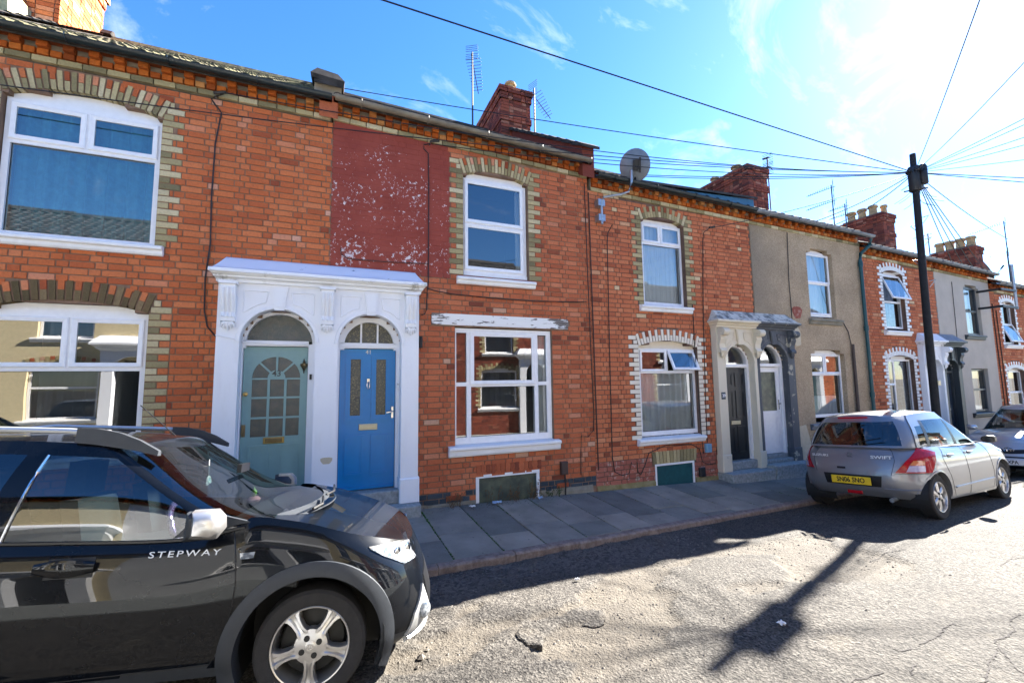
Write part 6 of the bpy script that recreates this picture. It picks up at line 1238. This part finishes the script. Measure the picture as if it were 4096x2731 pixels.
# trims: arches, seams, lamps
for xc in (0, -2.59):
    for sg in (-1, 1): archring(B, xc, .315, .402, .083, .022, 'wheel_arch_trim', 'car_plastic', T_, radians(-22), radians(202), sg)
for (xc, w_) in ((0, .0), (-2.59, .0)):
    for sg in (-1, 1): fixn(MB().rings([[(xc+.425*cos(a), sg*y, .315+.425*sin(a)) for y in (.35, .82)] for a in [radians(-25)+radians(230)*i/20 for i in range(21)]], cap=False, closed=False).build('wheel_well', 'hub_black', T_))
for xc in (0, -2.59):
    for sg in (-1, 1): MB().box(xc-.44, xc+.44, min(sg*.22, sg*.36), max(sg*.22, sg*.36), .12, .78).build('wheel_housing', 'hub_black', T_)
for sg in (-1, 1): wheel(T_, 0, .825, .315, .222, 'fork', sg); wheel(T_, -2.59, .825, .315, .222, 'fork', sg)
q_ = B.qx
for sg in (-1, 1):
    strip(B, [(q_(-.42), 1.03), (q_(-.42), .70), (q_(-.45), .50), (q_(-.51), .29)], .0035, .0005, 'door_seam', 'car_trim', T_, sg); strip(B, [(q_(-1.62), .965), (q_(-1.62), .5), (q_(-1.59), .29)], .0035, .0005, 'door_seam', 'car_trim', T_, sg); strip(B, [(q_(-.51), .292), (q_(-1.47), .292)], .003, .0005, 'door_seam', 'car_trim', T_, sg)
    strip(B, [(1.98, .70), (q_(.28, .7), .58)], .003, .0005, 'bumper_seam', 'car_trim', T_, sg)
    patch(B, [(1.14, .745), (1.56, .772), (1.66, .825), (1.08, .80)], .006, 'headlight', 'lens_clear', T_, sg, 10); patch(B, [(1.08, .69), (1.36, .695), (1.56, .772), (1.14, .745)], .006, 'headlight_lower', 'lens_clear', T_, sg, 10)
    for q2, z2, r2 in ((1.22, .765, .034), (1.40, .775, .028)):
        c2 = B.at(q2, z2, sg, .006); lp = fixn(MB().lathe([(r2, .0), (r2, -.004), (r2*.8, -.008), (.002, -.008)], (0, 0, 0), 'x', 16).build('lamp_reflector', 'chrome', T_), 40); lp.data.transform(Matrix.Translation(c2) @ Matrix.Rotation(sg*radians(35), 4, 'Z') @ Matrix.Scale(-1, 4, (1, 0, 0)))
    hl = patch(B, [(1.08, .80), (1.66, .825), (1.67, .84), (1.06, .815)], .004, 'headlight_rim', 'car_trim', T_, sg, 8)
    fb = patch(B, [(1.04, .31), (1.42, .275), (1.36, .39), (1.14, .53)], .014, 'fog_lamp_bezel', 'bezel', T_, sg, 8); c_ = B.at(1.22, .38, sg, .016)
    fixn(MB().lathe([(.05, .0), (.05, -.012), (.04, -.02), (.005, -.022)], tuple(c_), 'x', 18).build('fog_lamp', 'lens_clear', fb), 40).data.transform(Matrix.Translation(c_) @ Matrix.Rotation(sg*radians(48), 4, 'Z') @ Matrix.Scale(-1, 4, (1, 0, 0)) @ Matrix.Translation(-c_))
    patch(B, [(.1, .235), (1.38, .245), (1.38, .265), (.1, .275)], .03, 'skid_plate', 'car_silver_trim', T_, sg, 10)
    ind = patch(B, [(q_(-.395), .835), (q_(-.325), .84), (q_(-.315), .872), (q_(-.395), .868)], .010, 'side_indicator', 'lens_clear', T_, sg, 4)
    h_ = patch(B, [(q_(-1.35), .79), (q_(-1.13), .79), (q_(-1.13), .885), (q_(-1.35), .885)], .004, 'handle_recess', 'hub_black', DO[(0, sg)], sg, 6)
    a_, b_ = B.at(q_(-1.40), .84, sg, .02), B.at(q_(-1.12), .835, sg, .02)
    hnd = MB(); hnd.rings([[tuple(a_.lerp(b_, t)+Vector((0, sg*(.016*sin(pi*t)-.006+.012*cos(k)), .046*sin(k)*(.55+.45*sin(pi*min(1, max(0, t)))))) ) for k in [2*pi*i/10 for i in range(10)]] for t in [i/10 for i in range(11)]]); fixn(hnd.build('handle', 'car_black', DO[(0, sg)]), 60)
    patch(B, [(4.0, .55), (3.3, .55), (3.25, .95), (4.0, .95)], .006, 'tail_lamp', 'lens_red', T_, sg)
patch(B, [(0, .34), (1.0, .34), (.98, .56), (0, .56)], .004, 'grille', 'car_trim', T_, -1); patch(B, [(0, .34), (1.0, .34), (.98, .56), (0, .56)], .004, 'grille', 'car_trim', T_, 1)
tx_ = (B.at(q_(-.48), .865)-B.at(q_(-.88), .865)).normalized(); tz_ = (B.at(q_(-.68), .90)-B.at(q_(-.68), .83)).normalized(); tn_ = tx_.cross(tz_).normalized(); tz_ = tn_.cross(tx_)
lb_ = B.at(q_(-.68), .875)+tn_*.007; mt_ = Matrix(((tx_.x, tz_.x, tn_.x, lb_.x), (tx_.y, tz_.y, tn_.y, lb_.y), (tx_.z, tz_.z, tn_.z, lb_.z), (0, 0, 0, 1)))
text('STEPWAY', .046, .0006, 'lettering', 'badge', DO[(0, -1)], mt_, .0002, sx=1.5, sp=1.3)
mir = MB().rings([[(-.60+.085*a*sc_, -.86-.16*t, 1.035+.085*b*sc_+.02*t) for a, b in ((-1, -.9), (.6, -.9), (1, -.3), (.9, .5), (.5, .95), (-1, .95))] for t, sc_ in ((.0, .35), (.12, .8), (.45, 1.0), (.8, .92), (1, .6))]); mo = fixn(mir.build('door_mirror', 'car_plastic', T_), 50)
mir = MB().rings([[(-.585+.085*a*sc_, -.905-.13*t, 1.053+.078*b*sc_) for a, b in ((-.75, -.8), (.65, -.9), (1.05, -.3), (.95, .5), (.5, 1.02), (-.75, 1.0))] for t, sc_ in ((.0, .98), (.35, 1.06), (.75, .98), (1, .62))]); fixn(mir.build('mirror_cap', 'alloy', mo), 50)
fixn(MB().ext([(-.80, .955), (-.40, 1.03), (-.66, 1.10)], 'y', -.80, -.775).build('mirror_triangle', 'car_plastic', T_)); mo2 = copy_tree(mo, T_); mo2.scale = (1, -1, 1)
# window surround, roof rails, aerial, wipers
mb = MB().tube([GP(q, .0, -1)+Vector((0, -.004, -.002)) for q in [2.0+i*.02 for i in range(46)]], .009, 5); mb.build('waist_seal', 'car_trim', T_)
MB().tube([GP(2.518, u, -1)+Vector((0, -.006, 0)) for u in [i/10*.86 for i in range(11)]], .006, 5).build('window_trim', 'chrome', T_)
for sg in (-1, 1):
    rp = [(-2.55, 1.545), (-2.3, 1.575), (-1.5, 1.56), (-1.36, 1.55)]; MB().tube([(x, sg*.60, z) for x, z in rp], .017, 8).build('roof_rail', 'car_silver_trim', T_)
    fixn(MB().rings([[(x, sg*.60-.022, z0), (x, sg*.60-.018, z1), (x, sg*.60+.018, z1), (x, sg*.60+.022, z0)] for x, z0, z1 in ((-1.46, 1.49, 1.578), (-1.36, 1.48, 1.575), (-1.24, 1.46, 1.55), (-1.13, 1.44, 1.505), (-1.02, 1.41, 1.44))]).build('rail_foot', 'car_plastic', T_), 50)
fixn(MB().tube([(-1.13, 0, 1.465), (-1.16, 0, 1.49)], [.03, .012], 8).build('aerial_base', 'car_trim', T_), 40); MB().tube([(-1.16, 0, 1.49), (-1.45, 0, 1.74)], .004, 5).build('aerial', 'car_trim', T_)
for y0, y1 in ((-.62, -.15), (.0, .5)): MB().tube([(-.10, y0+.1, 1.045), (-.06, (y0+y1)/2, 1.055), (-.09, y1, 1.07)], .010, 5).build('wiper', 'car_trim', T_)
fixn(MB().rings([[(x, y, 1.02+dz) for x, dz in ((-.02-.22*(y/.8)**2, .0), (-.12-.22*(y/.8)**2, .03))] for y in [-.7+1.4*i/16 for i in range(17)]], cap=False, closed=False).build('cowl', 'car_plastic', T_))
T_.data if False else None

# ============ the grey hatchback
def hatch(label, loc, rot, sc_, paint, cat='car', group='cars parked along the kerb', detail=True, pl=('SN06 SNO', 'plate_yellow'), kind='rear'):
    T_ = thing('parked_car', label, cat, loc, group, rot); T_.scale = (sc_,)*3; WB = 2.38
    B = Body([(0, .68, -2.83, .80), (.12, .75, -2.90, .825), (.32, .785, -2.925, .842), (.55, .76, -2.91, .845), (.78, .72, -2.86, .83), (.92, .66, -2.80, .795), (1, .60, -2.76, .755)],
             [(-3.0, .30), (-2.5, .25), (-.4, .20), (.4, .20), (.8, .22)], [(-3.0, .99), (-2.4, .975), (-1.4, .945), (-.6, .93), (-.4, .93), (-.1, .90), (.2, .86), (.45, .80), (.65, .72), (.75, .66)], cf=(.50, .44), cr_=(.42, .40), bowf=.12, bowr=.10)
    AR = [(.0, .30, .345), (-WB, .30, .345)]
    def cl(p, q, v, sg):
        if q > 3.02 and p.z < .63 or (q > 2.9 and p.z < .63 and p.x < -2.6): return 'rear_bumper'
        if q < 1.9 and p.z < .58: return 'front_bumper'
        if 2 <= q <= 3 and -1.36 < p.x < -.42 and p.z > .24: return ('door', 0, sg)
        if 2 <= q <= 3 and -2.1 < p.x <= -1.36 and p.z > .24: return ('door', 1, sg)
        if q > 3.72 and p.z >= .63: return 'tailgate'
        if 2 <= q <= 3 and -2.1 < p.x < -.42: return ('sill', 8, sg)
        return ('front_wing' if p.x > -1 else 'rear_quarter', 9, sg)
    parts, qs = carbody(T_, B, paint, AR, cl, 110, 26); DO = {}
    for k, mb in parts.items():
        o = fixn(mb.build(k if isinstance(k, str) else k[0], paint, T_), 50)
        if k[0] == 'door': DO[k[1:]] = o
    hoodsheet(T_, B, -.42, 0, .07, paint, 'bonnet'); hoodsheet(T_, B, -2.5, 0, .01, paint, 'tailgate_top', True)
    G = dict(f=[(0, -.22), (.35, -.50), (.7, -.80), (1, -1.08)], r=[(0, -2.80), (.15, -2.775), (.5, -2.70), (.85, -2.60), (1, -2.52)], w=[(0, .765), (.3, .735), (.65, .675), (1, .575)], cf=(.28, .16), cr=(.26, .22), bow=.20, bowr=.09, tp=.07, zb=[(-3.0, .98), (-2.4, .97), (-1.4, .945), (-.6, .93), (-.1, .93)], zr=[(-2.9, 1.36), (-2.5, 1.415), (-1.9, 1.455), (-1.4, 1.455), (-1.1, 1.42), (-.8, 1.33), (-.2, 1.05)], b=(.44, -1.38), crown=.05, wsq=1.55, ws=(0, .96), rwq=3.66, rw=(.05, .88))
    GP = greenhouse(T_, G, paint, sidewins=((2.03, 2.42, .02, .80), (2.46, 2.83, .05, .80), (2.845, 2.95, .08, .62)))
    fixn(MB().rings([[(x, y, z) for y, z in ((-.72, .3), (.72, .3), (.72, .75), (-.72, .75))] for x in (-2.7, -.5)], cap=False).build('cabin_tub', 'cabin', T_)); MB().box(-2.7, -.5, -.72, .72, .28, .32).build('cabin_floor', 'cabin', T_)
    fixn(MB().rings([[(x, -.74, z), (x, .74, z), (x, .74, z-.3), (x, -.74, z-.3)] for x, z in ((-.25, .92), (-.6, .95), (-.72, .88))]).build('dashboard', 'dash', T_), 40)
    seat(T_, -1.2, -.36, .42, .55); seat(T_, -1.2, .36, .42, .55); seat(T_, -2.05, -.32, .45, .48); seat(T_, -2.05, .32, .45, .48)
    q_ = B.qx
    for sg in (-1, 1):
        wheel(T_, 0, .815, .30, .205, 'six', sg, .175); wheel(T_, -WB, .815, .30, .205, 'six', sg, .175)
        for xc in (0, -WB):
            archring(B, xc, .30, .340, .022, .008, 'wheel_arch_lip', paint, T_, radians(-10 if xc < 0 else 8), radians(170 if xc < 0 else 190), sg)
            fixn(MB().rings([[(xc+.345*cos(a), sg*y, .30+.345*sin(a)) for y in (.35, .80)] for a in [radians(-25)+radians(230)*i/20 for i in range(21)]], cap=False, closed=False).build('wheel_well', 'hub_black', T_))
        for xs in (-.42, -1.36): strip(B, [(q_(xs), .94), (q_(xs), .5), (q_(xs-.02), .25)], .003, .0003, 'door_seam', 'car_trim', T_, sg)
        strip(B, [(q_(-2.10), .95), (q_(-2.16), .80), (q_(-2.0), .55), (q_(-1.92), .27)], .003, .0003, 'door_seam', 'car_trim', T_, sg); strip(B, [(q_(-.44), .25), (q_(-1.92), .25)], .003, .0003, 'door_seam', 'car_trim', T_, sg)
        strip(B, [(q_(-.46), .385), (q_(-1.90), .385)], .014, .004, 'side_moulding', paint, T_, sg)
        for k, xh in ((0, -1.22), (1, -1.98)):
            patch(B, [(q_(xh-.01), .80), (q_(xh+.11), .80), (q_(xh+.11), .85), (q_(xh-.01), .85)], .002, 'handle_recess', 'car_trim', DO[(k, sg)], sg, 4); a_, b_ = B.at(q_(xh-.05), .835, sg, .02), B.at(q_(xh+.15), .83, sg, .02); MB().tube([a_.lerp(b_, t)+Vector((0, sg*.014*sin(pi*t), 0)) for t in [i/6 for i in range(7)]], .015, 7).build('handle', paint, DO[(k, sg)])
        tl = patch(B, [(3.86, .64), (3.22, .64), (3.05, .80), (3.66, .80)], .012, 'tail_lamp', 'lens_red', T_, sg, 10); patch(B, [(3.66, .80), (3.05, .80), (2.99, .90), (3.40, .965)], .012, 'tail_lamp_upper', 'lens_red', tl, sg, 10)
        patch(B, [(3.68, .655), (3.36, .655), (3.35, .735), (3.62, .735)], .016, 'reverse_lens', 'lens_smoke', tl, sg, 6); patch(B, [(3.62, .742), (3.35, .742), (3.34, .80), (3.54, .80)], .016, 'indicator_lens', 'lens_amber', tl, sg, 6)
        hl = patch(B, [(1.15, .60), (1.75, .66), (2.02, .80), (1.35, .76)], .008, 'headlight', 'lens_clear', T_, sg, 10)
        m_ = fixn(MB().rings([[(-.50+.07*a*s2, sg*(.80+.17*t), .985+.065*b*s2+.01*t) for a, b in ((-1, -.8), (.6, -.9), (1, -.2), (.8, .6), (.3, .95), (-1, .9))] for t, s2 in ((.0, .3), (.2, .8), (.5, 1.0), (.85, .9), (1, .6))]).build('door_mirror', paint if kind == 'front' else 'car_trim', T_), 50)
        strip(B, [(3.86, .63), (3.0, .63), (q_(-2.62), .56)], .003, .0003, 'bumper_seam', 'car_trim', T_, sg); strip(B, [(3.84, .97), (3.84, .80), (3.93, .60)], .003, .0003, 'tailgate_seam', 'car_trim', T_, sg)
        MB().tube([GP(q, .0, sg)+Vector((0, sg*.003, 0)) for q in [2.0+i*.02 for i in range(49)]], .008, 5).build('waist_seal', 'car_trim', T_)
        for qa in (2.44, 2.837): fixn(MB().rings([[GP(qa+d, u, sg)+Vector((0, sg*.003, 0)) for d in (-.02, .02)] for u in [.02+i/8*.78 for i in range(9)]], cap=False, closed=False).build('pillar_trim', 'car_trim', T_))
    if kind == 'rear':
        pc = B.at(5, .50, -1, .012); rw = Matrix.Translation((pc.x-.012, 0, .505)) @ Matrix.Rotation(radians(-90), 4, 'Z')
        rec = patch(B, [(5, .43), (4.18, .43), (4.14, .585), (5, .585)], .003, 'plate_recess', 'car_trim', T_, -1, 8); rec2 = patch(B, [(5, .43), (4.18, .43), (4.14, .585), (5, .585)], .003, 'plate_recess', 'car_trim', T_, 1, 8)
        plate(T_, pl[0], rw, pl[1], sx=.83)
        for s_, yy, sz in (('SWIFT', -.40, .060), ('SUZUKI', .42, .050)):
            p = B.at(4.25, .85, -1 if yy < 0 else 1, .006); text(s_, sz, .001, 'lettering', 'badge', T_, Matrix.Translation((B.at(4.2, .85, -1).x-.03, yy, .845)) @ Matrix.Rotation(radians(-90+6*(-1 if yy < 0 else 1)*-1), 4, 'Z') @ FRONT, .0012, sx=1.5)
        e_ = MB(); S_ = [(-.045, .02), (-.01, .05), (.045, .015), (.005, -.005), (.04, -.025), (.01, -.05), (-.045, -.015), (-.005, .005)]
        e_.ext(S_, 'y', -.006, 0); e_ = fixn(e_.build('emblem', 'chrome', T_)); e_.data.transform(Matrix.Translation((B.at(5, .86, -1).x-.008, 0, .86)) @ Matrix.Rotation(radians(-90), 4, 'Z'))
        patch(B, [(4.6, .66), (4.86, .66), (4.86, .69), (4.6, .69)], .004, 'boot_release', 'car_trim', T_, 1, 4)
        fixn(MB().bev(-.10, .10, -.01, 0, -.028, .028, .006).build('rear_fog_lamp', 'lens_red', T_)).data.transform(Matrix.Translation((B.at(5, .33, -1).x-.004, 0, .33)) @ Matrix.Rotation(radians(-90), 4, 'Z'))
        strip(B, [(4.1, .41), (3.3, .41)], .008, .003, 'bumper_crease', paint, T_, -1)
        hb = fixn(MB().bev(-.2, .2, -.012, .02, -.012, .012, .004).build('high_brake_lamp', 'lens_red', T_)); hb.data.transform(Matrix.Translation((-2.60, 0, 1.415)) @ Matrix.Rotation(radians(-90), 4, 'Z'))
        MB().tube([(-2.86, -.05, 1.01), (-2.84, -.15, 1.06), (-2.80, -.42, 1.12)], .008, 5).build('rear_wiper', 'car_trim', T_)
        MB().tube([(-2.75, -.45, .27), (-2.9, -.45, .26)], .03, 8).build('exhaust', 'galv', T_)
    elif kind == 'front':
        pc = B.at(0, .36, -1, .012); rw = Matrix.Translation((pc.x+.012, 0, .36)) @ Matrix.Rotation(radians(90), 4, 'Z'); plate(T_, pl[0], rw, pl[1], sx=.83)
        for sg in (-1, 1): patch(B, [(0, .52), (1.15, .55), (1.2, .63), (0, .60)], .004, 'grille', 'car_trim', T_, sg); patch(B, [(0, .44), (1.5, .44), (1.5, .47), (0, .47)], .004, 'grille_slot', 'car_trim', T_, sg); patch(B, [(0, .22), (1.3, .22), (1.3, .28), (0, .28)], .004, 'lower_grille', 'car_trim', T_, sg)
        e_ = MB(); fx = B.at(0, .60, -1).x+.012
        for a, b in ((.075, .05), (.028, .046), (.05, .022)): e_.tube([(fx, a*cos(t), .60+b*sin(t)+(.0 if a != .05 else .022)) for t in [2*pi*i/20 for i in range(21)]], .007, 5)
        fixn(e_.build('emblem', 'chrome', T_), 50); MB().tube([(-.36, -.5, .99), (-.30, .05, 1.0)], .008, 5).build('wiper', 'car_trim', T_)
    return T_
hatch('grey metallic hatchback with SWIFT badge and yellow rear number plate', (7.565+2.38*.965*cos(radians(4.8)), -2.315+2.38*.965*sin(radians(4.8)), -.205), (radians(-5.0), radians(.9), radians(4.8)), .965, 'car_grey')
hatch('silver car facing the grey hatchback, white front number plate ending XPA', (13.6, -1.95, -.30), (radians(4), 0, radians(183)), .98, 'car_silver', pl=('59 XPA', 'plate_white'), kind='front')

o_ = hatch('dark hatchback with pale roof mirrored in the ground floor window beside the sage door', (-5.4, -5.35, -.05), (0, 0, 0), 1.0, 'car_dark', group='cars parked across the street', pl=('59 XPA', 'plate_white'), kind='plain')
for c_ in o_.children:
    if c_.name.startswith('roof'): c_.data.materials[0] = M['car_white']
ty_ = thing('dashboard_toy', 'tiny green and pink toy standing on the black car dashboard', 'toy', (-.52, -2.60, .945)); simple('toy_pink', (.55, .22, .22), .6, var=.1); simple('toy_green', (.25, .5, .08), .6, var=.1)
fixn(MB().lathe([(.005, 0), (.04, .005), (.045, .02), (.03, .035), (.005, .04)], n=14).build('pot', 'toy_pink', ty_), 50); fixn(MB().lathe([(.004, .035), (.016, .05), (.02, .075), (.008, .09), (.002, .11)], n=12).build('leaf', 'toy_green', ty_), 50)
# ------------------------------------------------------------ the opposite side of the street (sunlit, mirrored in the windows; most walls made pale to bounce light)
def across(label, xc, wd, zs, mt, zg=0.0, dcol='door_black', rend=None):
    H = {'root': thing('terraced_house', label, 'house', (0, 0, 0), 'sunlit terraced houses across the street'), 'q': []}; c = 0; x0, x1 = -wd/2, wd/2
    U = Opening(-.3, .85, zs-1.9, zs-.5, .1, .2, .2, .1, 'brick_buff', 'brick_buff', mt, 15, 0); Lo = Opening(-.45, 1.0, .9, 2.3, .1, .2, .2, .1, 'brick_buff', 'brick_buff', mt, 15, 0); D = Opening(-1.6, -.75, -.1, 2.2, .3, 0)
    facade(H, x0, x1, -.7, lambda x: zs-.03, [U, Lo, D], [(-1.9, -.5, -.5, 2.9)], lambda x, z, r: mt, 'mortar' if not rend else rend, 0, seed=int(xc*10+99), brick=not rend)
    if rend: H['wall'].location.y = -.02
    eaves(H, x0, x1, lambda x: zs, 'gutter_black', pitch=.6, individual=False, tile='tile_slate')
    for o in (U, Lo):
        zm = lerp(o.z0, o.z1, .62); fr = frame(MB(), o.x0+.01, o.x1-.01, o.z0+.04, o.z1, .08, .06, .07); fr.box(o.x0+.07, o.x1-.07, .081, .149, zm-.03, zm+.03); wn = fr.build('window', 'pvc', H['root']); pane(o.x0+.07, o.x1-.07, o.z0+.1, zm-.03, .1, wn); pane(o.x0+.07, o.x1-.07, zm+.03, o.z1-.06, .1, wn); headboard(H, o, o.z1, .08, parent=wn); interior(H, o.x0, o.x1, o.z0, o.z1, .1); drape(H, o.x0, o.x1, o.z0, o.z1, .25, 6, .03, 'curtain', 5); sill(H, o.x0-.12, o.x1+.12, o.z0+.03)
    d = MB().box(-1.56, -.79, .08, .12, -.05, 2.15); mould(d, -1.5, -1.2, .3, .95, .08); mould(d, -1.15, -.85, .3, .95, .08); mould(d, -1.5, -1.2, 1.2, 2.0, .08); mould(d, -1.15, -.85, 1.2, 2.0, .08); d.build('door', dcol, H['root']); MB().box(-1.6, -.75, .09, .13, 2.15, 2.6).build('fanlight', 'glass_obscure', H['root'])
    dc = MB().ext([(-1.85, -.1), (-1.85, 2.75), (-.52, 2.75), (-.52, -.1), (-.77, -.1)]+arcpts(-1.175, 2.2, .405, 0, pi, 12)+[(-1.58, -.1)], 'y', -.13, .1); fixn(dc.build('door_case', 'paint_white', H['root'])); fixn(MB().stack([(-1.85-p, -.52+p, -.13-p, z) for p, z in ((0, 2.75), (.08, 2.8), (.1, 2.85), (.2, 2.9), (.2, 2.95), (.02, 3.15))], 0).build('hood', 'paint_white', H['root']))
    H['root'].rotation_euler = (0, 0, pi); H['root'].location = (xc, -8.5, zg); return H
for i, (xc, lab, mt, rend, dc) in enumerate(((-14.5, 'sunlit cream rendered house across the street, far end', 'brick_orange', 'render_cream', 'door_black'), (-10.4, 'sunlit white house across the street beside the cream rendered one', 'brick_mid', 'paint_brick_white', 'door_navy'), (-6.3, 'sunlit cream rendered house across the street with black door', 'brick_mid', 'render_cream', 'door_black'), (-2.2, 'sunlit white rendered house across the street with navy door', 'brick_orange', 'paint_brick_white', 'door_navy'), (1.9, 'sunlit cream house across the street with sage door', 'brick_red', 'render_cream', 'door_sage'), (6.0, 'sunlit dark brick house across the street between pale ones', 'brick_stack', None, 'door_black'), (10.1, 'sunlit white rendered house across the street with black door', 'brick_red', 'paint_brick_white', 'door_black'), (14.2, 'sunlit dark brick house across the street with bright blue door', 'brick_stack', None, 'door_blue'), (18.3, 'sunlit white house across the street with blue door', 'brick_red', 'paint_brick_white', 'door_blue'), (22.4, 'sunlit cream rendered house across the street with sage door', 'brick_red', 'render_cream', 'door_sage'), (26.5, 'sunlit orange brick house across the street with white case', 'brick_orange', None, 'door_navy'))):
    across(lab, xc, 4.1, 4.95-.02*max(0, xc), mt, -.01*xc, dc, rend)
fixn(MB().rings([[(x, -6.2, -.04-.009*max(-4, min(x, 14))), (x, -6.2, -.5), (x, -8.6, -.5), (x, -8.6, .0-.009*max(-4, min(x, 14)))] for x in (-40, -4, 14, 40)]).build('pavement_opposite', 'stone_step')); tag(bpy.data.objects['pavement_opposite'], kind='structure')
